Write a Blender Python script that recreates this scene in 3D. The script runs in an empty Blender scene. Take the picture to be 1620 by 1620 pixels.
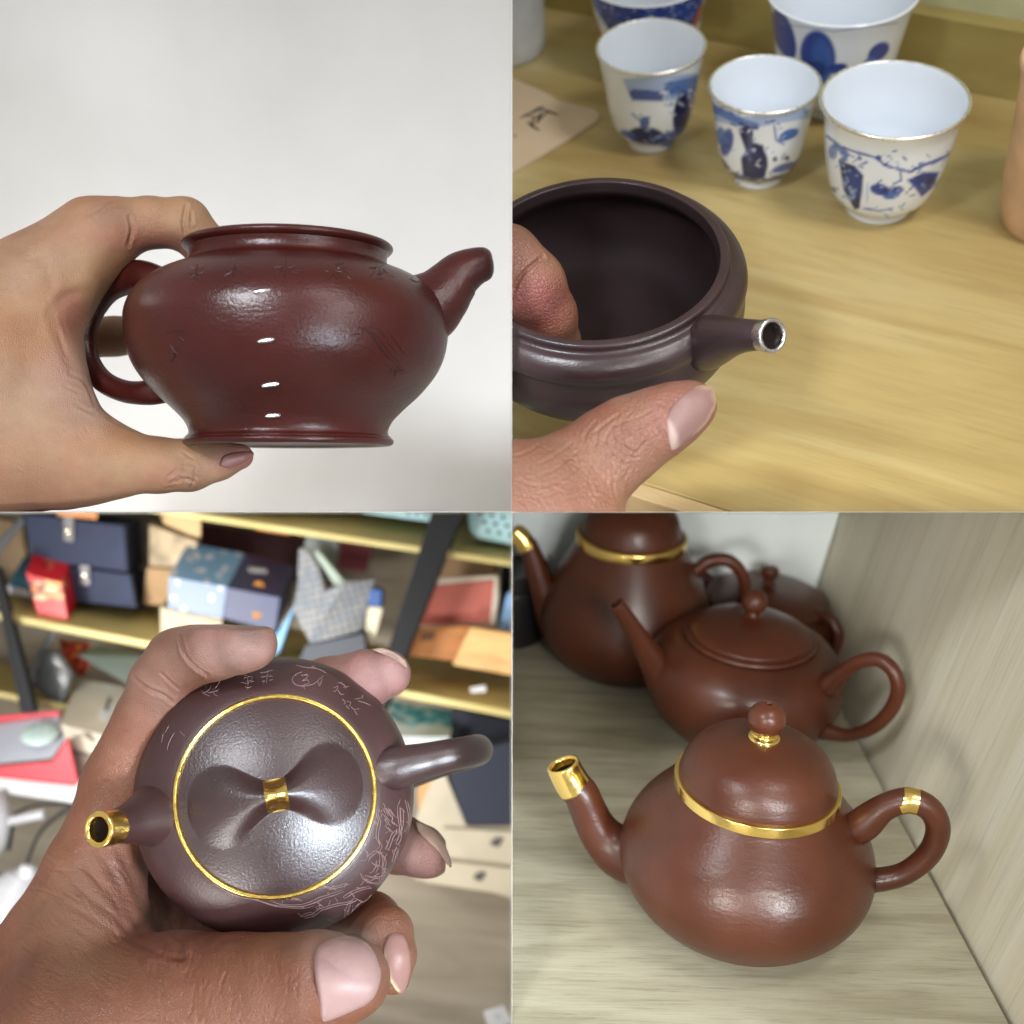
import bpy, bmesh, math, random
import numpy as np
from mathutils import Vector, Matrix
from mathutils.bvhtree import BVHTree
random.seed(7); np.random.seed(7)
S = bpy.context.scene
COL = S.collection
F = 1957.0                      # focal length in photograph pixels (photograph 1620 px wide)

# ------------------------------------------------------------------ camera
cd = bpy.data.cameras.new('camera'); cam = bpy.data.objects.new('camera', cd); COL.objects.link(cam)
cd.sensor_width = 36; cd.lens = 36*F/1620; cd.clip_start = 0.01; cd.clip_end = 50
cam.location = (0, 0, 0); cam.rotation_euler = (math.pi/2, 0, 0)
cd.dof.use_dof = True; cd.dof.focus_distance = 0.485; cd.dof.aperture_fstop = 7.0
S.camera = cam
# ------------------------------------------------------------------ world and lamps
w = bpy.data.worlds.new('World'); S.world = w; w.use_nodes = True
bg = w.node_tree.nodes['Background']; bg.inputs[0].default_value = (0.98, 0.97, 0.95, 1); bg.inputs[1].default_value = 0.55
S.view_settings.view_transform = 'Standard'; S.view_settings.look = 'None'
S.view_settings.exposure = 0; S.view_settings.gamma = 1

def aim(o, target):
    d = Vector(target) - o.location
    o.rotation_euler = d.to_track_quat('-Z', 'Y').to_euler()
def area(name, loc, target, size, power, color=(1, 1, 1), spread=180, sy=None):
    l = bpy.data.lights.new(name, 'AREA'); l.energy = power; l.color = color; l.size = size
    if sy: l.shape = 'RECTANGLE'; l.size_y = sy
    l.spread = math.radians(spread)
    o = bpy.data.objects.new(name, l); COL.objects.link(o); o.location = loc; aim(o, target); return o
def spot(name, loc, target, cone, power, radius, color=(1, 1, 1), blend=0.6):
    l = bpy.data.lights.new(name, 'SPOT'); l.energy = power; l.color = color
    l.spot_size = math.radians(cone); l.spot_blend = blend; l.shadow_soft_size = radius
    o = bpy.data.objects.new(name, l); COL.objects.link(o); o.location = loc; aim(o, target); return o
area('ceiling_lamp', (-0.23, 0.02, 0.21), (-0.09, 0.5, 0.08), 0.09, 0.52, (0.92, 0.95, 1.0), spread=70)
area('left_lamp', (-0.56, 0.62, 0.18), (-0.09, 0.5, 0.07), 0.07, 0.08, (1.0, 0.94, 0.88), spread=50)
area('right_lamp', (0.28, 0.12, 0.12), (-0.09, 0.5, 0.06), 0.06, 0.06, (1.0, 0.96, 0.92), spread=50)
area('table_lamp', (0.34, -0.10, 0.45), (0.14, 0.6, 0.1), 0.16, 0.60, (1.0, 0.98, 0.95), spread=80)
area('window_side', (0.33, -0.05, -0.22), (-0.09, 0.50, -0.12), 0.12, 0.60, (0.78, 0.90, 1.0), spread=44)
area('rack_lamp', (-0.44, 0.20, -0.18), (-0.20, 0.90, -0.10), 0.15, 0.50, (1.0, 0.98, 0.94), spread=44)  # added fill light for the rack, no lamp of the place
area('rack_lamp', (-0.22, 0.26, -0.42), (-0.05, 0.90, -0.08), 0.15, 0.40, (1.0, 0.98, 0.94), spread=60)  # second added fill, brightens the rack from low in front
area('shelf_lamp', (-0.26, -0.30, -0.20), (0.13, 0.6, -0.17), 0.15, 0.15, (1.0, 0.97, 0.90), spread=28)
area('shelf_lamp', (0.44, -0.30, -0.20), (0.12, 0.6, -0.14), 0.15, 0.15, (1.0, 0.97, 0.90), spread=28)
area('deep_shelf_lamp', (0.20, -0.15, -0.07), (0.13, 0.80, -0.05), 0.14, 0.15, (1.0, 0.98, 0.94), spread=40)  # added fill light to brighten the rear of the shelf
area('rack_lamp', (-0.30, 0.62, -0.02), (-0.10, 0.86, -0.15), 0.10, 0.28, (1.0, 0.98, 0.94), spread=110)  # third added fill, brightens the tops of boards and boxes

# ------------------------------------------------------------------ helpers
def W(px, py, d):
    return Vector(((px-810)/F*d, d, (810-py)/F*d))
def pix(v):
    return (810+v[0]/v[1]*F, 810-v[2]/v[1]*F)
def link(o, parent=None):
    COL.objects.link(o)
    if parent: o.parent = parent
    return o
def tag(o, label=None, cat=None, group=None, kind=None):
    if label: o['label'] = label
    if cat: o['category'] = cat
    if group: o['group'] = group
    if kind: o['kind'] = kind
    return o
def root(name, mat, label, cat, group=None):
    o = bpy.data.objects.new(name, None); link(o); o.matrix_world = mat; o.empty_display_size = 0.01
    return tag(o, label, cat, group)
def mesh(name, verts, faces, mat, parent=None, smooth=True):
    me = bpy.data.meshes.new(name); me.from_pydata([tuple(v) for v in verts], [], [tuple(f) for f in faces])
    me.validate(); me.update()
    if smooth: me.polygons.foreach_set('use_smooth', [True]*len(me.polygons))
    o = bpy.data.objects.new(name, me)
    if mat: me.materials.append(mat)
    return link(o, parent)
def catmull(P, n):
    P = np.array(P, float); out = []
    Q = np.vstack([2*P[0]-P[1], P, 2*P[-1]-P[-2]])
    for i in range(1, len(Q)-2):
        p0, p1, p2, p3 = Q[i-1], Q[i], Q[i+1], Q[i+2]
        for k in range(n):
            t = k/n
            out.append(0.5*((2*p1)+(-p0+p2)*t+(2*p0-5*p1+4*p2-p3)*t*t+(-p0+3*p1-3*p2+p3)*t**3))
    out.append(P[-1]); return np.array(out)
def lathe(name, prof, mat, parent=None, segs=128, sub=6, u=1.0, raw=False, fn=None):
    """prof = list of (r,z); 'raw' keeps the points as they are"""
    P = np.array(prof, float) if raw else catmull(prof, sub)
    P[:, 0] = np.maximum(P[:, 0], 0.0)
    a = np.linspace(0, 2*math.pi, segs, endpoint=False)
    n = len(P)
    V = np.zeros((n, segs, 3)); V[:, :, 0] = P[:, :1]*np.cos(a); V[:, :, 1] = P[:, :1]*np.sin(a); V[:, :, 2] = P[:, 1:2]
    V = V.reshape(-1, 3)*u
    if fn is not None: V = fn(V)
    fs = []
    for i in range(n-1):
        for j in range(segs):
            k = (j+1) % segs
            fs.append((i*segs+j, i*segs+k, (i+1)*segs+k, (i+1)*segs+j))
    return mesh(name, V, fs, mat, parent)
def tube(name, pts, rad, mat, parent=None, segs=28, sub=8, flat=1.0, cap=True, up=(0, 1, 0.01), inner=None, raw=False):
    """sweep; rad per point; flat squeezes along the binormal; inner = wall radius factor for an open mouth at the end"""
    A = np.hstack([np.array([tuple(p) for p in pts], float), np.array(rad, float)[:, None]])
    A = A if raw else catmull(A, sub)
    if inner:                                     # fold back into the mouth
        e = A[-1].copy(); d = A[-1, :3]-A[-2, :3]; d /= np.linalg.norm(d)
        r = e[3]
        ext = []
        for rr, off in ((0.97, 0.05), ((1+inner)/2, 0.08), (inner*1.03, 0.04), (inner, -0.1), (inner*.95, -1.6)):
            q = e.copy(); q[:3] += d*off*r; q[3] = r*rr; ext.append(q)
        A = np.vstack([A, ext])
    n = len(A); V = []
    prev = None
    base_t = None
    for i in range(n):
        if inner and i >= n-5: t = base_t
        else:
            t = A[min(i+1, n-1 if not inner else n-6), :3]-A[max(i-1, 0), :3]
            t = Vector(t).normalized(); base_t = t
        if prev is None:
            b = Vector(up); b = (b-t*b.dot(t)).normalized()
        else:
            b = (prev-t*prev.dot(t)).normalized()
        prev = b; c = t.cross(b)
        for j in range(segs):
            an = 2*math.pi*j/segs
            V.append(Vector(A[i, :3])+(c*math.cos(an)+b*math.sin(an)*flat)*A[i, 3])
    fs = []
    for i in range(n-1):
        for j in range(segs):
            k = (j+1) % segs
            fs.append((i*segs+j, i*segs+k, (i+1)*segs+k, (i+1)*segs+j))
    if cap:
        fs.append(tuple(range(segs))[::-1]); fs.append(tuple((n-1)*segs+j for j in range(segs)))
    return mesh(name, V, fs, mat, parent)
def box_faces():
    return [(0, 1, 2, 3), (7, 6, 5, 4), (0, 4, 5, 1), (1, 5, 6, 2), (2, 6, 7, 3), (3, 7, 4, 0)]
def bevel(o, wdt, seg=2, ang=30):
    m = o.modifiers.new('bevel', 'BEVEL'); m.width = wdt; m.segments = seg; m.limit_method = 'ANGLE'; m.angle_limit = math.radians(ang)
    return o
def hexa(name, front, d, off, dd, mat, parent=None, bev=0.0008, wf=None, subdiv=0):
    """solid from its front quad (TL,TR,BR,BL) in picture coordinates at distance d; far face moved by off and dd"""
    ds = d if isinstance(d, (list, tuple)) else (d,)*4
    offs = off if isinstance(off, list) else [off]*4
    V = [W(x, y, ds[i]) for i, (x, y) in enumerate(front)]
    V += [W(x+offs[i][0], y+offs[i][1], ds[i]+dd) for i, (x, y) in enumerate(front)]
    o = mesh(name, V, box_faces(), mat, parent, smooth=False)
    fix_normals(o.data)
    if subdiv:
        bm = bmesh.new(); bm.from_mesh(o.data); bmesh.ops.subdivide_edges(bm, edges=bm.edges, cuts=subdiv, use_grid_fill=True)
        bm.to_mesh(o.data); bm.free()
    if bev: bevel(o, bev)
    return o
def fix_normals(me):
    bm = bmesh.new(); bm.from_mesh(me); bmesh.ops.recalc_face_normals(bm, faces=bm.faces); bm.to_mesh(me); bm.free()
def frame(origin, z, x):
    z = Vector(z).normalized(); x = Vector(x); x = (x-z*x.dot(z)).normalized(); y = z.cross(x)
    M = Matrix.Identity(4)
    for i in range(3): M[i][0] = x[i]; M[i][1] = y[i]; M[i][2] = z[i]; M[i][3] = origin[i]
    return M
def on_plane(px, py, n, p0):
    d = W(px, py, 1.0); n = Vector(n); t = n.dot(Vector(p0))/n.dot(d); return d*t
def local_on(M, px, py, y=0.0):
    """picture point -> local point on the plane y=const of frame M"""
    n = M.to_3x3() @ Vector((0, 1, 0)); p0 = M @ Vector((0, y, 0))
    return M.inverted() @ on_plane(px, py, n, p0)
# ---- arrays
def get_co(me):
    a = np.empty(len(me.vertices)*3); me.vertices.foreach_get('co', a); return a.reshape(-1, 3)
def get_no(me):
    a = np.empty(len(me.vertices)*3); me.vertices.foreach_get('normal', a); return a.reshape(-1, 3)
def world_arr(o, co, vec=False):
    M = np.array(world_mat(o))
    return co @ M[:3, :3].T + (0 if vec else M[:3, 3])
def world_mat(o):
    if o.parent is None: return o.matrix_basis.copy() if o.type != 'EMPTY' else o.matrix_world.copy()
    return world_mat(o.parent) @ o.matrix_basis
def seg_dist(px, py, pts, closed=False):
    D = np.full(px.shape, 1e9)
    n = len(pts); rng = n if closed else n-1
    for i in range(rng):
        x0, y0 = pts[i][:2]; x1, y1 = pts[(i+1) % n][:2]
        dx, dy = x1-x0, y1-y0; L = dx*dx+dy*dy+1e-9
        t = np.clip(((px-x0)*dx+(py-y0)*dy)/L, 0, 1)
        D = np.minimum(D, np.hypot(px-x0-t*dx, py-y0-t*dy))
    return D
def inside(px, py, pts):
    c = np.zeros(px.shape, bool); n = len(pts)
    for i in range(n):
        x0, y0 = pts[i]; x1, y1 = pts[(i+1) % n]
        if y0 == y1: continue
        m = ((y0 > py) != (y1 > py)) & (px < (x1-x0)*(py-y0)/(y1-y0)+x0)
        c ^= m
    return c
def srgb(r, g, b):
    f = lambda c: (c/255/12.92) if c/255 <= 0.04045 else ((c/255+0.055)/1.055)**2.4
    return (f(r), f(g), f(b))
def paint(o, base, shapes, front=True):
    """colour attribute: shapes laid on the surface that faces the viewer side
       ('e',cx,cy,rx,ry,rotdeg,col,soft,strength) ('p',pts,col,soft,strength) ('l',pts,width,col,soft,strength)"""
    me = o.data; co = world_arr(o, get_co(me)); no = world_arr(o, get_no(me), True)
    px = 810+co[:, 0]/co[:, 1]*F; py = 810-co[:, 2]/co[:, 1]*F
    ok = ((no*co).sum(1) < 0) if front else np.ones(len(co), bool)
    C = np.tile(np.array(base, float), (len(co), 1))
    for s in shapes:
        if s[0] == 'e':
            _, cx, cy, rx, ry, rot, col, soft, st = s
            a = math.radians(rot); X = (px-cx)*math.cos(a)+(py-cy)*math.sin(a); Y = -(px-cx)*math.sin(a)+(py-cy)*math.cos(a)
            q = np.sqrt((X/rx)**2+(Y/ry)**2); m = np.clip((1+soft-q)/(2*soft+1e-6), 0, 1)
        elif s[0] == 'p':
            _, pts, col, soft, st = s
            dd = seg_dist(px, py, pts, True); ins = inside(px, py, pts); m = np.clip(0.5+np.where(ins, dd, -dd)/(2*soft+1e-6), 0, 1)
        else:
            _, pts, wd, col, soft, st = s
            m = np.clip(0.5+(wd-seg_dist(px, py, pts))/(2*soft+1e-6), 0, 1)
        m = (m*m*(3-2*m)*st*ok)[:, None]
        C = C*(1-m)+np.array(col)*m
    at = me.color_attributes.new('Col', 'FLOAT_COLOR', 'POINT')
    at.data.foreach_set('color', np.hstack([C, np.ones((len(C), 1))]).ravel())
    return o
# ------------------------------------------------------------------ materials
def newmat(name):
    m = bpy.data.materials.new(name); m.use_nodes = True; nt = m.node_tree
    return m, nt, nt.nodes['Principled BSDF']
def N(nt, typ, **kw):
    n = nt.nodes.new(typ)
    for k, v in kw.items():
        if k.startswith('i_'): n.inputs[int(k[2:])].default_value = v
        else: setattr(n, k, v)
    return n
def ramp(nt, src, stops):
    r = nt.nodes.new('ShaderNodeValToRGB'); e = r.color_ramp.elements
    while len(e) < len(stops): e.new(0.5)
    for i, (p, c) in enumerate(stops): e[i].position = p; e[i].color = (*c, 1) if len(c) == 3 else c
    nt.links.new(src, r.inputs[0]); return r
def simple(name, col, rough=0.6, metal=0.0, bump=0.0, scale=300, var=0.12, coat=0.0, spec=0.5):
    m, nt, b = newmat(name); L = nt.links.new
    tc = N(nt, 'ShaderNodeTexCoord'); n1 = N(nt, 'ShaderNodeTexNoise'); n1.inputs['Scale'].default_value = scale*0.12; n1.inputs['Detail'].default_value = 4
    L(tc.outputs['Object'], n1.inputs['Vector'])
    lo = tuple(c*(1-var) for c in col); hi = tuple(min(1, c*(1+var)) for c in col)
    r = ramp(nt, n1.outputs['Fac'], [(0.3, lo), (0.7, hi)]); L(r.outputs[0], b.inputs['Base Color'])
    b.inputs['Roughness'].default_value = rough; b.inputs['Metallic'].default_value = metal
    b.inputs['Coat Weight'].default_value = coat; b.inputs['Specular IOR Level'].default_value = spec
    if bump:
        n2 = N(nt, 'ShaderNodeTexNoise'); n2.inputs['Scale'].default_value = scale; n2.inputs['Detail'].default_value = 3
        L(tc.outputs['Object'], n2.inputs['Vector'])
        bp = N(nt, 'ShaderNodeBump'); bp.inputs['Strength'].default_value = bump; bp.inputs['Distance'].default_value = 0.0006
        L(n2.outputs['Fac'], bp.inputs['Height']); L(bp.outputs[0], b.inputs['Normal'])
    return m
def clay(name, col, rough=0.38, bump=0.35, scale=700, speck=0.0, coat=0.15, sheen=0.0, big=0.0, bigscale=120, spec=0.5):
    m, nt, b = newmat(name); L = nt.links.new
    tc = N(nt, 'ShaderNodeTexCoord')
    n1 = N(nt, 'ShaderNodeTexNoise'); n1.inputs['Scale'].default_value = 40; n1.inputs['Detail'].default_value = 6
    L(tc.outputs['Object'], n1.inputs['Vector'])
    lo = tuple(c*0.82 for c in col); hi = tuple(c*1.2 for c in col)
    r = ramp(nt, n1.outputs['Fac'], [(0.3, lo), (0.7, hi)])
    v = N(nt, 'ShaderNodeTexVoronoi'); v.inputs['Scale'].default_value = 520; L(tc.outputs['Object'], v.inputs['Vector'])
    rs = ramp(nt, v.outputs['Distance'], [(0.0, (1, 1, 1)), (0.13, (0, 0, 0))])
    nm = N(nt, 'ShaderNodeTexNoise'); nm.inputs['Scale'].default_value = 90; L(tc.outputs['Object'], nm.inputs['Vector'])
    rm = ramp(nt, nm.outputs['Fac'], [(0.55, (0, 0, 0)), (0.7, (1, 1, 1))])
    mu = N(nt, 'ShaderNodeMath', operation='MULTIPLY'); L(rs.outputs[0], mu.inputs[0]); L(rm.outputs[0], mu.inputs[1])
    mu2 = N(nt, 'ShaderNodeMath', operation='MULTIPLY'); L(mu.outputs[0], mu2.inputs[0]); mu2.inputs[1].default_value = speck
    mx = N(nt, 'ShaderNodeMix', data_type='RGBA'); L(mu2.outputs[0], mx.inputs[0]); L(r.outputs[0], mx.inputs[6])
    mx.inputs[7].default_value = (*tuple(min(1, c*3.2+0.05) for c in col), 1)
    L(mx.outputs[2], b.inputs['Base Color'])
    rr = ramp(nt, n1.outputs['Fac'], [(0.25, (rough-0.05,)*3), (0.75, (rough+0.07,)*3)]); L(rr.outputs[0], b.inputs['Roughness'])
    b.inputs['Coat Weight'].default_value = coat; b.inputs['Coat Roughness'].default_value = 0.18; b.inputs['Specular IOR Level'].default_value = spec
    n2 = N(nt, 'ShaderNodeTexNoise'); n2.inputs['Scale'].default_value = scale; n2.inputs['Detail'].default_value = 4; n2.inputs['Roughness'].default_value = 0.6
    L(tc.outputs['Object'], n2.inputs['Vector'])
    bp = N(nt, 'ShaderNodeBump'); bp.inputs['Strength'].default_value = bump; bp.inputs['Distance'].default_value = 0.0005
    L(n2.outputs['Fac'], bp.inputs['Height'])
    if big:
        n3 = N(nt, 'ShaderNodeTexNoise'); n3.inputs['Scale'].default_value = bigscale; n3.inputs['Detail'].default_value = 2
        mp = N(nt, 'ShaderNodeMapping'); mp.inputs['Scale'].default_value = (1, 1, 3.0); L(tc.outputs['Object'], mp.inputs[0]); L(mp.outputs[0], n3.inputs['Vector'])
        b3 = N(nt, 'ShaderNodeBump'); b3.inputs['Strength'].default_value = big; b3.inputs['Distance'].default_value = 0.001
        L(n3.outputs['Fac'], b3.inputs['Height']); L(b3.outputs[0], bp.inputs['Normal'])
    L(bp.outputs[0], b.inputs['Normal']); L(bp.outputs[0], b.inputs['Coat Normal'])
    return m
def metal(name, col, rough=0.14, bump=0.15):
    m, nt, b = newmat(name); L = nt.links.new
    b.inputs['Base Color'].default_value = (*col, 1); b.inputs['Metallic'].default_value = 1; b.inputs['Roughness'].default_value = rough
    tc = N(nt, 'ShaderNodeTexCoord'); n = N(nt, 'ShaderNodeTexNoise'); n.inputs['Scale'].default_value = 160; n.inputs['Detail'].default_value = 3
    L(tc.outputs['Object'], n.inputs['Vector']); bp = N(nt, 'ShaderNodeBump'); bp.inputs['Strength'].default_value = bump*0.4; bp.inputs['Distance'].default_value = 0.0006
    L(n.outputs['Fac'], bp.inputs['Height']); L(bp.outputs[0], b.inputs['Normal'])
    n2 = N(nt, 'ShaderNodeTexNoise'); n2.inputs['Scale'].default_value = 420; n2.inputs['Detail'].default_value = 5; L(tc.outputs['Object'], n2.inputs['Vector'])
    r2 = ramp(nt, n2.outputs['Fac'], [(0.35, (rough*0.7,)*3), (0.7, (rough*1.3,)*3)]); L(r2.outputs[0], b.inputs['Roughness'])
    r3 = ramp(nt, n2.outputs['Fac'], [(0.3, tuple(c*0.95 for c in col)), (0.55, col)]); L(r3.outputs[0], b.inputs['Base Color'])
    return m
def painted(name, rough=0.5, coat=0.0, bump=0.0, scale=400, sss=0.0):
    m, nt, b = newmat(name); L = nt.links.new
    a = N(nt, 'ShaderNodeVertexColor'); a.layer_name = 'Col'; L(a.outputs[0], b.inputs['Base Color'])
    b.inputs['Roughness'].default_value = rough; b.inputs['Coat Weight'].default_value = coat; b.inputs['Coat Roughness'].default_value = 0.05
    if sss: b.inputs['Subsurface Weight'].default_value = sss; b.inputs['Subsurface Radius'].default_value = (0.004, 0.004, 0.005); b.inputs['Subsurface Scale'].default_value = 1
    if bump:
        tc = N(nt, 'ShaderNodeTexCoord'); n = N(nt, 'ShaderNodeTexNoise'); n.inputs['Scale'].default_value = scale; L(tc.outputs['Object'], n.inputs['Vector'])
        bp = N(nt, 'ShaderNodeBump'); bp.inputs['Strength'].default_value = bump; bp.inputs['Distance'].default_value = 0.0005
        L(n.outputs['Fac'], bp.inputs['Height']); L(bp.outputs[0], b.inputs['Normal'])
    return m
def skin(name, rough=0.5, cell=900, fine=0.5, rot=0.0, stretch=(1, 1, 1)):
    m, nt, b = newmat(name); L = nt.links.new
    a = N(nt, 'ShaderNodeVertexColor'); a.layer_name = 'Col'
    tc = N(nt, 'ShaderNodeTexCoord')
    mp = N(nt, 'ShaderNodeMapping'); mp.inputs['Rotation'].default_value = (0, rot, 0); mp.inputs['Scale'].default_value = stretch
    L(tc.outputs['Object'], mp.inputs[0])
    n1 = N(nt, 'ShaderNodeTexNoise'); n1.inputs['Scale'].default_value = 110; n1.inputs['Detail'].default_value = 8; n1.inputs['Roughness'].default_value = 0.65; L(tc.outputs['Object'], n1.inputs['Vector'])
    r1 = ramp(nt, n1.outputs['Fac'], [(0.3, (0.86, 0.80, 0.78)), (0.7, (1.12, 1.1, 1.1))])
    mx = N(nt, 'ShaderNodeMix', data_type='RGBA', blend_type='MULTIPLY'); mx.inputs[0].default_value = 0.8
    L(a.outputs[0], mx.inputs[6]); L(r1.outputs[0], mx.inputs[7]); L(mx.outputs[2], b.inputs['Base Color'])
    n5 = N(nt, 'ShaderNodeTexNoise'); n5.inputs['Scale'].default_value = 48; n5.inputs['Detail'].default_value = 5; L(tc.outputs['Object'], n5.inputs['Vector'])
    r5 = ramp(nt, n5.outputs['Fac'], [(0.35, (0.98, 0.80, 0.76)), (0.62, (1.04, 1.04, 1.04))])
    m5 = N(nt, 'ShaderNodeMix', data_type='RGBA', blend_type='MULTIPLY'); m5.inputs[0].default_value = 0.75; L(mx.outputs[2], m5.inputs[6]); L(r5.outputs[0], m5.inputs[7]); L(m5.outputs[2], b.inputs['Base Color'])
    b.inputs['Roughness'].default_value = rough
    rr = ramp(nt, n1.outputs['Fac'], [(0.3, (rough-0.06,)*3), (0.7, (rough+0.1,)*3)]); L(rr.outputs[0], b.inputs['Roughness'])
    b.inputs['Subsurface Weight'].default_value = 0.12; b.inputs['Subsurface Radius'].default_value = (0.006, 0.0022, 0.0012); b.inputs['Subsurface Scale'].default_value = 0.6
    # cell-like creases with a domain distortion
    nd = N(nt, 'ShaderNodeTexNoise'); nd.inputs['Scale'].default_value = 260; nd.inputs['Detail'].default_value = 3; L(mp.outputs[0], nd.inputs['Vector'])
    ad = N(nt, 'ShaderNodeVectorMath', operation='MULTIPLY_ADD'); L(nd.outputs['Color'], ad.inputs[0]); ad.inputs[1].default_value = (0.0022,)*3; L(mp.outputs[0], ad.inputs[2])
    v = N(nt, 'ShaderNodeTexVoronoi', feature='DISTANCE_TO_EDGE'); v.inputs['Scale'].default_value = cell; L(ad.outputs[0], v.inputs['Vector'])
    rv = ramp(nt, v.outputs['Distance'], [(0.0, (0, 0, 0)), (0.18, (1, 1, 1))])
    v2 = N(nt, 'ShaderNodeTexNoise'); v2.inputs['Scale'].default_value = 700; v2.inputs['Detail'].default_value = 5
    L(mp.outputs[0], v2.inputs['Vector'])
    am = N(nt, 'ShaderNodeMath', operation='MULTIPLY_ADD'); L(v2.outputs['Fac'], am.inputs[0]); am.inputs[1].default_value = 1.6; L(rv.outputs[0], am.inputs[2])
    bp = N(nt, 'ShaderNodeBump'); bp.inputs['Strength'].default_value = fine; bp.inputs['Distance'].default_value = 0.00022
    L(am.outputs[0], bp.inputs['Height']); L(bp.outputs[0], b.inputs['Normal'])
    return m
def wood(name, c1, c2, c3, scale=(2, 30, 2), rough=0.5, coat=0.0, fine=0.25, detail=4, dist=1.5, knots=0.0, spec=0.5, dash=0.0):
    """grain runs along local X"""
    m, nt, b = newmat(name); L = nt.links.new
    tc = N(nt, 'ShaderNodeTexCoord'); mp = N(nt, 'ShaderNodeMapping'); mp.inputs['Scale'].default_value = scale
    L(tc.outputs['Object'], mp.inputs[0])
    n1 = N(nt, 'ShaderNodeTexNoise'); n1.inputs['Scale'].default_value = 1; n1.inputs['Detail'].default_value = detail; n1.inputs['Distortion'].default_value = dist
    L(mp.outputs[0], n1.inputs['Vector'])
    r = ramp(nt, n1.outputs['Fac'], [(0.28, c1), (0.5, c2), (0.72, c3)])
    mp2 = N(nt, 'ShaderNodeMapping'); mp2.inputs['Scale'].default_value = tuple(s*k for s, k in zip(scale, (4, 14, 4))); L(tc.outputs['Object'], mp2.inputs[0])
    n2 = N(nt, 'ShaderNodeTexNoise'); n2.inputs['Scale'].default_value = 1; n2.inputs['Detail'].default_value = 5; n2.inputs['Roughness'].default_value = 0.7; L(mp2.outputs[0], n2.inputs['Vector'])
    r2 = ramp(nt, n2.outputs['Fac'], [(0.35, (1-fine,)*3), (0.55, (1, 1, 1))])
    mx = N(nt, 'ShaderNodeMix', data_type='RGBA', blend_type='MULTIPLY'); mx.inputs[0].default_value = 1.0
    L(r.outputs[0], mx.inputs[6]); L(r2.outputs[0], mx.inputs[7]); L(mx.outputs[2], b.inputs['Base Color'])
    b.inputs['Roughness'].default_value = rough; b.inputs['Coat Weight'].default_value = coat; b.inputs['Coat Roughness'].default_value = 0.2
    b.inputs['Specular IOR Level'].default_value = spec
    if dash:
        mp3 = N(nt, 'ShaderNodeMapping'); mp3.inputs['Scale'].default_value = tuple(s*k for s, k in zip(scale, (3, 7, 3))); L(tc.outputs['Object'], mp3.inputs[0])
        n3 = N(nt, 'ShaderNodeTexNoise'); n3.inputs['Scale'].default_value = 1; n3.inputs['Detail'].default_value = 6; n3.inputs['Roughness'].default_value = 0.75; L(mp3.outputs[0], n3.inputs['Vector'])
        r3 = ramp(nt, n3.outputs['Fac'], [(0.53, (1, 1, 1)), (0.60, (1-dash,)*3)])
        m3 = N(nt, 'ShaderNodeMix', data_type='RGBA', blend_type='MULTIPLY'); m3.inputs[0].default_value = 1.0
        L(mx.outputs[2], m3.inputs[6]); L(r3.outputs[0], m3.inputs[7]); L(m3.outputs[2], b.inputs['Base Color'])
    bp = N(nt, 'ShaderNodeBump'); bp.inputs['Strength'].default_value = 0.25; bp.inputs['Distance'].default_value = 0.0004
    L(n2.outputs['Fac'], bp.inputs['Height']); L(bp.outputs[0], b.inputs['Normal'])
    return m
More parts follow.
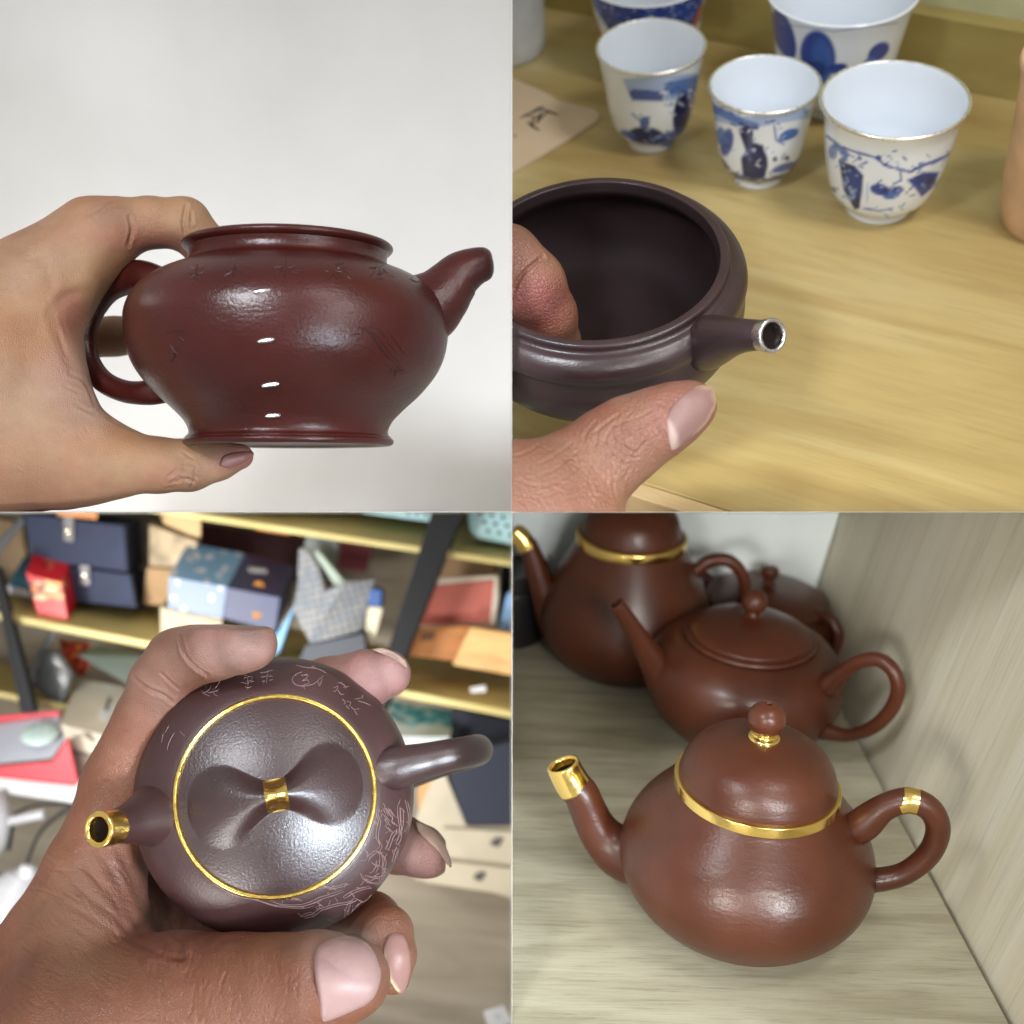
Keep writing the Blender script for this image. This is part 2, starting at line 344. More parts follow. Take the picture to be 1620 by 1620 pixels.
# ------------------------------------------------------------------ hands: smooth union of tapering bones -> one surface
def smin(a, b, k):
    h = np.clip(0.5+0.5*(b-a)/k, 0, 1); return b*(1-h)+a*h-k*h*(1-h)
def sdf_surface(groups, voxel, lo, hi):
    """groups = [(k_inside, k_join, [chains])], chain = [(px,py,d,rpx),...]"""
    lo = np.array(lo, float); hi = np.array(hi, float)
    n = np.ceil((hi-lo)/voxel).astype(int)+1
    ax = [lo[i]+np.arange(n[i])*voxel for i in range(3)]
    big = 0.03
    vals = np.full(n, big, np.float32)
    for k, kj, chains in groups:
        g = np.full(n, big, np.float32)
        for ch in chains:
            P = [W(c[0], c[1], c[2]) for c in ch]; R = [c[3]*c[2]/F for c in ch]
            for i in range(len(ch)-1):
                a, b, ra, rb = P[i], P[i+1], R[i], R[i+1]
                m = max(ra, rb)+0.012
                l3 = [max(0, int((min(a[j], b[j])-m-lo[j])/voxel)) for j in range(3)]
                h3 = [min(n[j], int((max(a[j], b[j])+m-lo[j])/voxel)+2) for j in range(3)]
                if any(h3[j] <= l3[j] for j in range(3)): continue
                sl = tuple(slice(l3[j], h3[j]) for j in range(3))
                X = (ax[0][sl[0]][:, None, None]-a[0]).astype(np.float32); Y = (ax[1][sl[1]][None, :, None]-a[1]).astype(np.float32); Z = (ax[2][sl[2]][None, None, :]-a[2]).astype(np.float32)
                d = b-a; L = d.length_squared+1e-12
                t = np.clip((X*d[0]+Y*d[1]+Z*d[2])/L, 0, 1)
                q = np.sqrt((X-t*d[0])**2+(Y-t*d[1])**2+(Z-t*d[2])**2)-(ra+(rb-ra)*t)
                g[sl] = smin(g[sl], q.astype(np.float32), k)
        vals = smin(vals, g, kj)
    vals[0] = vals[-1] = big; vals[:, 0] = vals[:, -1] = big; vals[:, :, 0] = vals[:, :, -1] = big
    s = vals < 0
    c = np.zeros(tuple(n-1), np.int8)
    for dx in (0, 1):
        for dy in (0, 1):
            for dz in (0, 1):
                c += s[dx:n[0]-1+dx, dy:n[1]-1+dy, dz:n[2]-1+dz]
    act = (c > 0) & (c < 8); idx = -np.ones(act.shape, np.int64); I = np.argwhere(act); idx[act] = np.arange(len(I))
    pos = np.zeros((len(I), 3)); cnt = np.zeros(len(I))
    corners = [(x, y, z) for x in (0, 1) for y in (0, 1) for z in (0, 1)]
    for a in corners:
        for axis in range(3):
            if a[axis]: continue
            b = list(a); b[axis] = 1
            va = vals[I[:, 0]+a[0], I[:, 1]+a[1], I[:, 2]+a[2]]; vb = vals[I[:, 0]+b[0], I[:, 1]+b[1], I[:, 2]+b[2]]
            m = (va < 0) != (vb < 0); t = np.where(m, va/(va-vb+1e-12), 0)
            p = np.tile(np.array(a, float), (len(I), 1)); p[:, axis] += t
            pos[m] += p[m]; cnt[m] += 1
    V = lo+(I+pos/cnt[:, None])*voxel
    Fs = []
    for axis in range(3):
        o1, o2 = [(1, 2), (2, 0), (0, 1)][axis]
        sl0 = [slice(1, -1)]*3; sl0[axis] = slice(0, -1); sl1 = [slice(1, -1)]*3; sl1[axis] = slice(1, None)
        A = s[tuple(sl0)]; B = s[tuple(sl1)]
        E = np.argwhere(A != B); flip = A[A != B]
        base = E.copy(); base[:, [i for i in range(3) if i != axis]] += 1
        def cell(d1, d2):
            q = base.copy(); q[:, o1] -= d1; q[:, o2] -= d2; return idx[q[:, 0], q[:, 1], q[:, 2]]
        Q = np.stack([cell(1, 1), cell(0, 1), cell(0, 0), cell(1, 0)], 1)
        Q[~flip] = Q[~flip][:, ::-1]; Fs.append(Q)
    return V, np.vstack(Fs)
def hand(name, groups, mat, lo, hi, parent=None, voxel=0.0012, creases=(), bumps=(), base=(0.45, 0.25, 0.17), shapes=(), smooth=3):
    V, Q = sdf_surface(groups, voxel, lo, hi)
    me = bpy.data.meshes.new(name); me.from_pydata(V.tolist(), [], Q.tolist()); me.update()
    o = bpy.data.objects.new(name, me); link(o, parent)
    sm = o.modifiers.new('s', 'SMOOTH'); sm.iterations = smooth; sm.factor = 0.5
    sb = o.modifiers.new('d', 'SUBSURF'); sb.levels = 1; sb.render_levels = 1
    dg = bpy.context.evaluated_depsgraph_get(); ev = o.evaluated_get(dg); m2 = bpy.data.meshes.new_from_object(ev)
    o.modifiers.clear(); o.data = m2; m2.name = name
    co = get_co(m2); no = get_no(m2)
    px = 810+co[:, 0]/co[:, 1]*F; py = 810-co[:, 2]/co[:, 1]*F
    vd = co/np.linalg.norm(co, axis=1)[:, None]
    fac = np.clip(-(no*vd).sum(1)*3, 0, 1)
    disp = np.zeros(len(co))
    for pts, wd, dep in creases:
        P = catmull([(a, b) for a, b in pts], 5) if len(pts) > 2 else np.array(pts, float)
        x0, y0 = P.min(0)-wd*4; x1, y1 = P.max(0)+wd*4
        m = (px > x0) & (px < x1) & (py > y0) & (py < y1)
        if not m.any(): continue
        d = seg_dist(px[m], py[m], P)
        # fade towards both ends
        e0 = np.hypot(px[m]-P[0][0], py[m]-P[0][1]); e1 = np.hypot(px[m]-P[-1][0], py[m]-P[-1][1])
        fd = np.clip(np.minimum(e0, e1)/(wd*3)+0.25, 0, 1)
        disp[m] -= fac[m]*fd*dep*(np.exp(-(d/wd)**2)-0.35*np.exp(-((d-wd*1.9)/wd)**2))
    for cx, cy, rx, ry, h in bumps:
        disp += fac*h*np.exp(-((px-cx)/rx)**2-((py-cy)/ry)**2)
    co = co+no*disp[:, None]
    m2.vertices.foreach_set('co', co.ravel()); m2.update()
    m2.polygons.foreach_set('use_smooth', [True]*len(m2.polygons))
    m2.materials.clear(); m2.materials.append(mat)
    paint(o, base, shapes)
    return o
def nail(hand_obj, outline, mat, parent, lift=0.0006, rings=10, name='fingernail', base=(0.62, 0.36, 0.32), shapes=(), depth_at=None, dome=0.0010, flat=False):
    """outline in picture coordinates, dropped on the finger surface; parts beyond the finger keep the surface's own slope"""
    bvh = BVHTree.FromPolygons([tuple(v.co) for v in hand_obj.data.vertices], [tuple(p.vertices) for p in hand_obj.data.polygons])
    P = catmull(list(outline)+[outline[0]], 5)[:-1]
    c = P.mean(0); n = len(P)
    pts = []; hits = []
    for k in range(rings+1):
        s = k/rings
        for j in range(n):
            q = c+(P[j]-c)*s; pts.append((q[0], q[1], s))
    C = []; D = []
    for (x, y, s) in pts:
        d = W(x, y, 1.0).normalized(); h = bvh.ray_cast(Vector((0, 0, 0)), d, 3.0)
        if h[0] is not None and (depth_at is None or abs(h[0].y-depth_at) < 0.013): C.append((x, y, 1)); D.append(h[0].y)
    A = np.array(C); D = np.array(D)
    X = (A[:, 0]-c[0])/50; Y = (A[:, 1]-c[1])/50
    B = np.stack([np.ones_like(X), X, Y, X*X, X*Y, Y*Y], 1)
    if flat: B = B[:, :3]
    w0 = np.linalg.lstsq(B, D, rcond=None)[0]
    if flat: w0 = np.concatenate([w0, [0, 0, 0]])
    V = []
    for (x, y, s) in pts:
        X = (x-c[0])/50; Y = (y-c[1])/50
        dep = float(np.dot(w0, [1, X, Y, X*X, X*Y, Y*Y]))
        hh = bvh.ray_cast(Vector((0, 0, 0)), W(x, y, 1.0).normalized(), 3.0)
        if hh[0] is not None and abs(hh[0].y-dep) < 0.006: dep = min(dep, hh[0].y)
        dep -= lift+dome*(1-s**2)*0.6
        if s > 0.97: dep += lift*1.5
        V.append(W(x, y, dep))
    nt = len(V)
    V += [v+Vector((0, 0.0007, 0)) for v in V]
    fs = []
    for k in range(rings):
        for j in range(n):
            j2 = (j+1) % n
            fs.append((k*n+j, k*n+j2, (k+1)*n+j2, (k+1)*n+j)); fs.append((nt+(k+1)*n+j, nt+(k+1)*n+j2, nt+k*n+j2, nt+k*n+j))
    for j in range(n):
        j2 = (j+1) % n; fs.append((rings*n+j, rings*n+j2, nt+rings*n+j2, nt+rings*n+j))
    o = mesh(name, V, fs, mat, parent)
    bm = bmesh.new(); bm.from_mesh(o.data); bmesh.ops.remove_doubles(bm, verts=bm.verts, dist=1e-6); bmesh.ops.recalc_face_normals(bm, faces=bm.faces); bm.to_mesh(o.data); bm.free()
    o.data.polygons.foreach_set('use_smooth', [True]*len(o.data.polygons))
    paint(o, base, shapes); return o
# ------------------------------------------------------------------ engraved or painted strokes laid on a surface
def strokes(name, target, lines, wpx, mat, parent=None, proud=0.00005, hgt=0.0002):
    """each polyline (picture coordinates) is dropped on the target's surface as a thin rounded ridge"""
    M = world_mat(target)
    bvh = BVHTree.FromPolygons([M @ v.co for v in target.data.vertices], [tuple(p.vertices) for p in target.data.polygons])
    V = []; fs = []
    for li in lines:
        wd = wpx
        if isinstance(li, tuple) and isinstance(li[0], (int, float)): wd, li = li
        P = catmull(li, 5) if len(li) > 2 else np.array([np.array(li[0])*(1-t)+np.array(li[1])*t for t in np.linspace(0, 1, 6)])
        L = []
        for q in P:
            h = bvh.ray_cast(Vector((0, 0, 0)), W(q[0], q[1], 1).normalized(), 3.0)
            if h[0] is None: continue
            nn = h[1].normalized()
            if nn.dot(h[0]) > 0: nn = -nn
            L.append((h[0], nn))
        if len(L) < 2: continue
        b0 = len(V)
        for i, (p, nn) in enumerate(L):
            t = (L[min(i+1, len(L)-1)][0]-L[max(i-1, 0)][0])
            if t.length < 1e-9: t = Vector((1, 0, 0))
            s = nn.cross(t).normalized()
            e = min(i, len(L)-1-i)/max(1, len(L)-1)
            r = wd*p.y/F*(0.45+0.55*min(1, e*5))*random.uniform(0.75, 1.2)
            V += [p-s*r-nn*0.0001, p+nn*(proud+hgt*0.6)-s*r*0.45, p+nn*(proud+hgt), p+nn*(proud+hgt*0.6)+s*r*0.45, p+s*r-nn*0.0001]
        for i in range(len(L)-1):
            for j in range(4):
                a = b0+i*5+j; fs.append((a, a+1, a+6, a+5))
    Mi = (world_mat(parent).inverted() if parent else Matrix.Identity(4))
    return tag(mesh(name, [Mi @ v for v in V], fs, mat, parent), kind='stuff')
def under_part(o, p): o.parent = p; return o
# ------------------------------------------------------------------ keep everything of one compartment inside it
EPS = 0.00006
def clip(o, planes):
    """cut a mesh object with world planes (point on plane = origin side kept where n.x >= EPS)"""
    if o.type != 'MESH' or o.data.users > 1: return
    M = world_mat(o); Mi = M.inverted()
    co = world_arr(o, get_co(o.data))
    todo = [n for n in planes if (co @ np.array(n)).min() < EPS]
    if not todo: return
    bm = bmesh.new(); bm.from_mesh(o.data)
    for n in todo:
        n = Vector(n); p = n*EPS
        lp = Mi @ p; ln = (M.to_3x3().transposed() @ n).normalized()
        bmesh.ops.bisect_plane(bm, geom=bm.verts[:]+bm.edges[:]+bm.faces[:], dist=1e-7, plane_co=lp, plane_no=ln, clear_inner=True)
    bm.to_mesh(o.data); bm.free()
BATCH = [set(COL.objects)]
def begin(): BATCH[0] = set(o.name for o in COL.objects)
def finish(sx, sz):
    for o in COL.objects:
        if o.name in BATCH[0]: continue
        clip(o, [(sx, 0, 0), (0, 0, sz)])
    for o in list(COL.objects):
        if o.name not in BATCH[0] and o.type == 'MESH' and len(o.data.vertices) == 0: bpy.data.objects.remove(o)

# ------------------------------------------------------------------ added dividers, unseen edge-on, keeping the light of the four compartments apart
m_div = simple('matt_grey_card', srgb(222, 219, 212), 0.9, var=0.03)  # pale so the added dividers bounce light into the compartments
def slab(name, lo, hi, mat):
    x0, y0, z0 = lo; x1, y1, z1 = hi
    V = [(x0, y0, z0), (x1, y0, z0), (x1, y0, z1), (x0, y0, z1), (x0, y1, z0), (x1, y1, z0), (x1, y1, z1), (x0, y1, z1)]
    o = mesh(name, V, box_faces(), mat, smooth=False); fix_normals(o.data); return tag(o, kind='structure')
YD = 0.47
slab('upright_divider', (-0.00003, YD, 0.00003), (0.00003, 1.25, 0.60), m_div)
slab('upright_divider', (-0.00003, YD, -0.60), (0.00003, 1.25, -0.00003), m_div)
slab('level_divider', (-0.60, YD, -0.00003), (0.60, 1.25, 0.00003), m_div)
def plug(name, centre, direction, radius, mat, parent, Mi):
    """near-black disc put in a spout mouth for the shade inside it"""
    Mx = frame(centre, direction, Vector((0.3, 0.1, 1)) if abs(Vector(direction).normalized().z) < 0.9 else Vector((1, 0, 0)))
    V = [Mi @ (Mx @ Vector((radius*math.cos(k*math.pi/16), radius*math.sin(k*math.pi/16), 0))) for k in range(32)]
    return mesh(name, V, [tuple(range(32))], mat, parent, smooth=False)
m_dark0 = simple('dark_opening', (0.012, 0.008, 0.007), 0.9, spec=0.05)  # near-black disc colour, painted shade of the spout mouths

# ================================================================== 1: the maroon pot held by a hand before a white wall
begin()
D1 = 0.50; u1 = D1/F
m_wall = simple('white_wall_paint', srgb(246, 245, 243), 0.85, bump=0.1, scale=200, var=0.02)
wl = mesh('wall', [(-0.8, 0.82, -0.02), (0.02, 0.82, -0.02), (0.02, 0.82, 0.7), (-0.8, 0.82, 0.7)], [(0, 1, 2, 3)], m_wall); tag(wl, kind='structure')
mc1 = clay('maroon_clay', srgb(52, 15, 12), rough=0.30, bump=0.32, scale=900, big=0.12, bigscale=260, speck=0.15, coat=0.04, spec=0.32)
mc1b = clay('engraved_clay', srgb(40, 12, 10), rough=0.4, bump=0.3, coat=0.0)
m_silver = metal('bright_silver', (0.58, 0.55, 0.54), 0.30, 0.8)
M1 = frame(W(458, 704, D1), (0, -0.024, 1), (1, 0, 0))
pot1 = root('teapot', M1, 'lidless maroon clay teapot with four silver staples, held against the white wall', 'teapot')
prof = [(0, 4), (120, 4), (147, 0), (157, 1), (161, 6), (160, 12), (156, 16), (155, 22), (159, 32), (166, 42), (184, 60), (203, 77), (220, 96), (233, 114), (242, 132), (248, 153), (251, 176), (251, 198), (246, 217), (236, 235), (219, 251), (198, 264), (175, 274), (161, 279), (155, 285), (154, 294), (156, 302)]
body1 = lathe('body', prof, mc1, pot1, segs=160, sub=6, u=u1)
lathe('rim', [(156, 302), (161, 305), (164, 309), (163, 313), (158, 316), (151, 316), (148, 312), (147, 304), (146, 286), (168, 268), (210, 248), (232, 212), (232, 170), (200, 90), (130, 20), (1, 14)], mc1, pot1, segs=160, sub=5, u=u1)
lathe('foot_ring', [(150, 0), (158, -1), (163, 2), (164, 7), (160, 11), (156, 12)], mc1, pot1, segs=160, sub=5, u=u1)
L1 = lambda x, y, yy=0.0: local_on(M1, x, y, yy)
tube('spout', [L1(636, 500), L1(658, 494), L1(680, 483), L1(699, 467), L1(714, 450), L1(728, 435), L1(742, 426), L1(755, 420.5), L1(765, 418), L1(771, 417), L1(776, 416.3), L1(779.5, 415.9), L1(781, 415.7)], [k*u1 for k in (50, 58, 56, 47.5, 41, 36.5, 32.5, 29, 27, 25, 21, 14, 4)], mc1, pot1, sub=8, segs=48)
tube('handle', [L1(285, 470), L1(256, 452), L1(216, 438, .006), L1(173, 453, .010), L1(146, 490, .013), L1(134, 530, .014), L1(140, 570, .013), L1(162, 602, .010), L1(197, 619, .006), L1(235, 621), L1(262, 612)], [k*u1 for k in (22, 27, 27, 24, 20, 18, 18, 18, 18, 20, 26)], mc1, pot1, sub=8, segs=32)
# silver staples
bv = BVHTree.FromPolygons([M1 @ v.co for v in body1.data.vertices], [tuple(p.vertices) for p in body1.data.polygons])
for (x, y, hw, tilt) in ((415.5, 461, 12.5, -7), (421.5, 538, 13, -8), (428, 607.5, 13.5, -7), (432, 656.5, 12, -4)):
    V = []; n = 12; rows = 7
    for i in range(n+1):
        s = -1+2*i/n
        cx = x+s*hw; cy = y+math.tan(math.radians(tilt))*s*hw
        h = bv.ray_cast(Vector((0, 0, 0)), W(cx, cy, 1).normalized()); p, nn = h[0], h[1].normalized()
        if nn.dot(p) > 0: nn = -nn
        hh = 2.5*math.sqrt(max(0.0, 1-abs(s)**2.6))*u1+0.00035
        for j in range(rows):
            a = math.pi*j/(rows-1); V.append(M1.inverted() @ (p+Vector((0, 0, 1))*math.cos(a)*hh+nn*(math.sin(a)*0.0009-0.0001)))
    fs = [(i*rows+j, i*rows+j+1, (i+1)*rows+j+1, (i+1)*rows+j) for i in range(n) for j in range(rows-1)]
    mesh('staple', V, fs, m_silver, pot1)
# engraved characters round the shoulder
ch1 = [
 [(300, 422), (310, 425), (322, 423)], [(312, 418), (309, 432), (303, 440)], [(298, 432), (312, 434), (322, 431)], [(306, 437), (304, 447)], [(316, 436), (318, 444)], [(301, 442), (312, 441)],
 [(372, 418), (368, 428), (355, 437)], [(358, 428), (368, 430)], [(370, 424), (382, 430), (397, 438)], [(368, 432), (372, 437)],
 [(452, 410), (452, 424), (451, 440)], [(434, 424), (446, 422), (442, 430), (434, 436)], [(456, 424), (466, 421)], [(458, 425), (464, 431), (476, 433)], [(470, 428), (477, 429)],
 [(519, 418), (523, 421)], [(515, 428), (520, 431)], [(520, 441), (528, 434)], [(530, 418), (543, 417)], [(536, 412), (534, 424), (546, 424)], [(530, 428), (540, 430), (548, 428)], [(534, 432), (532, 442)], [(541, 432), (541, 440)], [(548, 431), (552, 440), (560, 441)],
 [(584, 424), (596, 423), (608, 419)], [(598, 414), (594, 427), (586, 437)], [(600, 425), (602, 436)], [(597, 434), (606, 432)], [(606, 426), (614, 434), (622, 438)], [(596, 440), (606, 442)],
 [(648, 432), (660, 436)], [(654, 426), (652, 444)], [(648, 440), (658, 446), (664, 444)], [(660, 430), (668, 438)]]
strokes('engraving', body1, ch1, 1.25, mc1b, pot1, hgt=0.00030)
land = [[(566, 518), (580, 522), (596, 531), (606, 545), (618, 560), (632, 574)], [(556, 530), (570, 528)], [(575, 515), (590, 535), (604, 556)], [(612, 540), (628, 560)], [(618, 530), (634, 552)], [(604, 570), (622, 588)], [(612, 562), (634, 584)], [(612, 590), (640, 585)], [(618, 580), (638, 594)], [(624, 596), (632, 578)], [(560, 545), (580, 550), (600, 566)], [(596, 520), (614, 536)], [(586, 526), (600, 545), (612, 566)], [(626, 540), (640, 560)]]
land += [[(270, 545), (276, 560), (272, 572)], [(262, 528), (276, 523), (290, 525)], [(284, 532), (292, 540)], [(272, 552), (282, 560)], [(282, 548), (276, 566)]]
strokes('engraving', body1, land, 0.8, mc1b, pot1, hgt=0.00026)
rs = random.Random(3)
# hand
m_skin1 = skin('warm_skin', rough=0.52, cell=1200, fine=0.55)
d = 0.5
g1 = [(0.006, 0.008, [
    [(-150, 640, d, 215), (-40, 590, d, 170), (50, 470, d-0.004, 88), (150, 376, d-0.002, 62)],
    [(-60, 560, d, 165), (30, 560, d, 82), (62, 545, d, 46)],
    [(40, 430, d, 56), (105, 385, d, 42)],
    [(44, 505, d-0.008, 56), (64, 585, d-0.009, 62), (88, 650, d-0.009, 66)],
    [(-100, 720, d, 170), (0, 700, d-0.006, 120), (92, 716, d-0.010, 86), (140, 726, d-0.010, 68)],
 ]),
 (0.003, 0.006, [[(150, 376, d-0.002, 58), (196, 359, d, 43), (236, 352, d+0.002, 39), (292, 354, d+0.004, 40), (322, 385, d+0.007, 34), (338, 425, d+0.010, 28)]]),
 (0.003, 0.008, [[(120, 722, d-0.010, 70), (196, 732, d-0.006, 50), (250, 736, d-0.003, 43), (300, 736, d, 40), (345, 729, d+0.002, 30), (380, 722, d+0.003, 21)]]),
 (0.003, 0.002, [[(-20, 560, 0.535, 80), (90, 540, 0.54, 34), (180, 532, 0.545, 30), (270, 528, 0.545, 30)]]),
]
cr1 = [
 ([(205, 345), (208, 365), (203, 388)], 3, 0.0007), ([(213, 352), (212, 372)], 3, 0.0004), ([(295, 325), (290, 350), (293, 375)], 3, 0.0010), ([(302, 335), (304, 352)], 2.5, 0.0004),
 ([(150, 345), (165, 325), (185, 320)], 3, 0.0003), ([(155, 352), (175, 332), (200, 328)], 3, 0.0003), ([(140, 340), (160, 330)], 3, 0.0003),
 ([(85, 490), (105, 468), (140, 462)], 9, 0.0006), ([(80, 500), (95, 540), (118, 590)], 7, 0.0004), ([(92, 520), (104, 560)], 3, 0.0002), ([(96, 500), (106, 530)], 3, 0.0002),
 ([(40, 400), (75, 420), (80, 460)], 9, 0.0005), ([(110, 590), (135, 605), (150, 640)], 3, 0.0004), ([(100, 610), (125, 620)], 2.5, 0.0003),
 ([(268, 752), (282, 742), (296, 748)], 2.5, 0.0005), ([(270, 762), (290, 757), (306, 760)], 2.5, 0.0005), ([(280, 735), (298, 733), (310, 738)], 2.5, 0.0004), ([(262, 772), (275, 768)], 2.2, 0.0004), ([(290, 716), (306, 726)], 2.2, 0.0004), ([(300, 770), (308, 757), (306, 745)], 2.2, 0.0004),
 ([(170, 660), (190, 672), (215, 680)], 2.5, 0.0003), ([(120, 640), (150, 655)], 3, 0.0003)]

for k in range(70):
    x = rs.uniform(-5, 330); y = rs.uniform(330, 790); a_ = rs.gauss(0.5, 0.6); L_ = rs.uniform(10, 30)
    cr1.append(([(x, y), (x+L_*.5*math.cos(a_)+rs.uniform(-2, 2), y+L_*.5*math.sin(a_)), (x+L_*math.cos(a_), y+L_*math.sin(a_))], 2.2, rs.uniform(0.00005, 0.00014)))
for k in range(9): cr1.append(([(262+k*6+rs.uniform(-3, 3), 742+rs.uniform(-12, 12)), (268+k*5, 752), (276+k*6+rs.uniform(-3, 3), 760+rs.uniform(-8, 8))], 2.0, 0.0002))
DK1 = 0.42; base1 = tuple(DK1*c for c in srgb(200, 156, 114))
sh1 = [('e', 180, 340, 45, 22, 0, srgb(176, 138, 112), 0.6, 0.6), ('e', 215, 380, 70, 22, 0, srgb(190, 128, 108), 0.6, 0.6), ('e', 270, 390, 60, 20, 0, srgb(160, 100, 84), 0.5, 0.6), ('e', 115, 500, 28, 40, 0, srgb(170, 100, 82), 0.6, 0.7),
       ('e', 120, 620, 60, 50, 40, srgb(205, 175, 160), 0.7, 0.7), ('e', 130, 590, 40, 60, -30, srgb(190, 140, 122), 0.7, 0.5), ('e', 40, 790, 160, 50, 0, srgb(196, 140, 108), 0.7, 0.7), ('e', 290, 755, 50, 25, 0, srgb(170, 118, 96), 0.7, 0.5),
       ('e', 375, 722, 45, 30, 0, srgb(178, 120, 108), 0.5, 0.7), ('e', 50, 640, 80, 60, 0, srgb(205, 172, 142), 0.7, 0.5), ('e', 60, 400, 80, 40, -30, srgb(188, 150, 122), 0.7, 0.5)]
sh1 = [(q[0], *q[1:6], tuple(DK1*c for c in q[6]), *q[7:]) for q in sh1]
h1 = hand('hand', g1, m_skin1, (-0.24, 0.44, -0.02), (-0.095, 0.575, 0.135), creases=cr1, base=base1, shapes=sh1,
          bumps=[(180, 335, 26, 22, 0.0016), (285, 752, 30, 20, 0.0008)])
tag(h1, 'left hand gripping the maroon teapot by rim and base, seen from the thumb side', 'hand')
m_nail = painted('fingernail', rough=0.50, coat=0.0, bump=0.25, scale=500, sss=0.1)
nail(h1, [(346, 737), (352, 722), (372, 716), (396, 714), (401, 718), (396, 727), (378, 736), (360, 741)], m_nail, h1, base=srgb(120, 74, 68), lift=0.0008)
finish(-1, 1)

# ================================================================== 2: the dark pot without lid over the yellow wooden table, porcelain cups behind
begin()
n2 = -Vector((0.112, 1, -0.879)).normalized()
Q0 = W(1030, 225, 0.70)
ft = lambda x, y: on_plane(x, y, n2, Q0)
m_tab = wood('yellow_maple', srgb(156, 128, 76), srgb(180, 158, 104), srgb(204, 190, 142), scale=(4, 17, 4), rough=0.38, fine=0.10, dist=0.9, coat=0.25, dash=0.08)
x2 = (ft(1162, 810)-ft(1017, 764)).normalized()
T2 = frame(ft(1017, 764), n2, x2); T2i = T2.inverted()
ybk = 0.5*((T2i @ ft(880, 45)).y+(T2i @ ft(1560, 170)).y)
def box_local(name, lo, hi, M, mat, bev=0.0006):
    x0, y0, z0 = lo; x1, y1, z1 = hi
    V = [(x0, y0, z0), (x1, y0, z0), (x1, y0, z1), (x0, y0, z1), (x0, y1, z0), (x1, y1, z0), (x1, y1, z1), (x0, y1, z1)]
    o = mesh(name, V, box_faces(), mat, smooth=False); fix_normals(o.data); o.matrix_world = M
    if bev: bevel(o, bev)
    return o
tag(box_local('tabletop', (-0.5, 0, -0.016), (0.7, 0.9, 0), T2, m_tab, 0.001), kind='structure')
m_edge = wood('pale_edge_strip', srgb(190, 160, 112), srgb(206, 178, 132), srgb(216, 190, 150), scale=(9, 60, 60), rough=0.5, fine=0.08)
tag(box_local('table_edge_strip', (-0.5, -0.008, -0.016), (0.7, -0.0002, -0.0005), T2, m_edge, 0.0006), kind='structure')
tag(box_local('floor', (-0.8, -0.6, -0.12), (0.9, 0.2, -0.11), T2, simple('navy_floor', srgb(60, 80, 104), 0.8)), kind='structure')
# back panel standing on the table and pale wall beyond
pa, pb = ft(780, -4), ft(1720, 182)
xb = (pb-pa).normalized(); P2 = frame(pa, n2, xb); Lb = (pb-pa).length
m_pan = wood('olive_panel', srgb(136, 118, 66), srgb(164, 148, 88), srgb(186, 172, 112), scale=(4, 20, 20), rough=0.5, fine=0.1)
o = box_local('back_panel', (-0.1, 0, 0.0), (Lb+0.1, 0.012, 0.040), P2, m_pan); tag(o, kind='structure')
o = box_local('wall', (-0.4, 0.05, -0.02), (Lb+0.3, 0.06, 0.6), P2, simple('pale_green_wall', srgb(214, 214, 170), 0.8)); tag(o, kind='structure')

m_porc = painted('painted_porcelain', rough=0.12, coat=0.5)
def dabs(x0, x1, y0, y1, n, seed, cols, sz=3.0):
    r_ = random.Random(seed); out = []
    for k in range(int(n*0.6)):
        x, y, a_, l_ = r_.uniform(x0, x1), r_.uniform(y0, y1), r_.uniform(-0.8, 0.8), r_.uniform(2, 9)
        out.append(('l', [(x, y), (x+l_*math.cos(a_), y+l_*math.sin(a_))], r_.uniform(0.3, 0.6)*sz, r_.choice(cols), 1.2, r_.uniform(0.5, 0.95)))
    return out
m_rimS = metal('silver_rim', (0.93, 0.93, 0.94), 0.32)
BL, DK, MB, LBL = srgb(34, 66, 150), srgb(14, 26, 84), srgb(64, 104, 180), srgb(150, 176, 220)
WHT = srgb(228, 235, 244)
def cup(base, rimr, footr, hgt, label, shapes, bell=0.0, r_scale=1.0, group=None, silver=True, basecol=WHT):
    o = ft(*base); vx = Vector(o).normalized(); xx = vx.cross(n2).normalized()
    M = frame(o, n2, xx); u = o.y/F
    shapes = [tuple(list(q[:-2])+[q[-2]*0.55, min(1.0, q[-1]*1.1)]) for q in shapes]
    rt = root('teacup', M, label, 'cup', group)
    R, f, h = rimr, footr, hgt
    P = [(0, 3), (f*0.85, 3), (f*0.92, 0), (f, 1), (f*1.02, 9), (f*1.1, 14), (f+(R-f)*0.45, h*0.20), (f+(R-f)*0.66, h*0.42), (f+(R-f)*0.78, h*0.66), (f+(R-f)*(0.90-bell*0.05), h*0.86), (R*0.985, h*0.975), (R, h), (R*0.985, h*1.004), (R*0.955, h*0.99), (f+(R-f)*0.80, h*0.80), (f+(R-f)*0.66, h*0.6), (f+(R-f)*0.5, h*0.36), (f*0.9, h*0.16), (0, h*0.12)]
    b = lathe('body', P, m_porc, rt, 300, 12, u)
    # keep the inside plain: paint the outside only
    paint(b, basecol, shapes)
    me = b.data; co = get_co(me); at = me.color_attributes['Col']; C = np.empty(len(co)*4); at.data.foreach_get('color', C); C = C.reshape(-1, 4)
    k = 300; rows = len(co)//k
    C[k*(11*12):, :3] = basecol; at.data.foreach_set('color', C.ravel())
    if silver: lathe('silver_rim', [(R*0.985, h*0.985), (R*1.012, h*0.99), (R*1.015, h*1.01), (R*0.99, h*1.018), (R*0.965, h*1.01)], m_rimS, rt, 128, 4, u)
    return rt
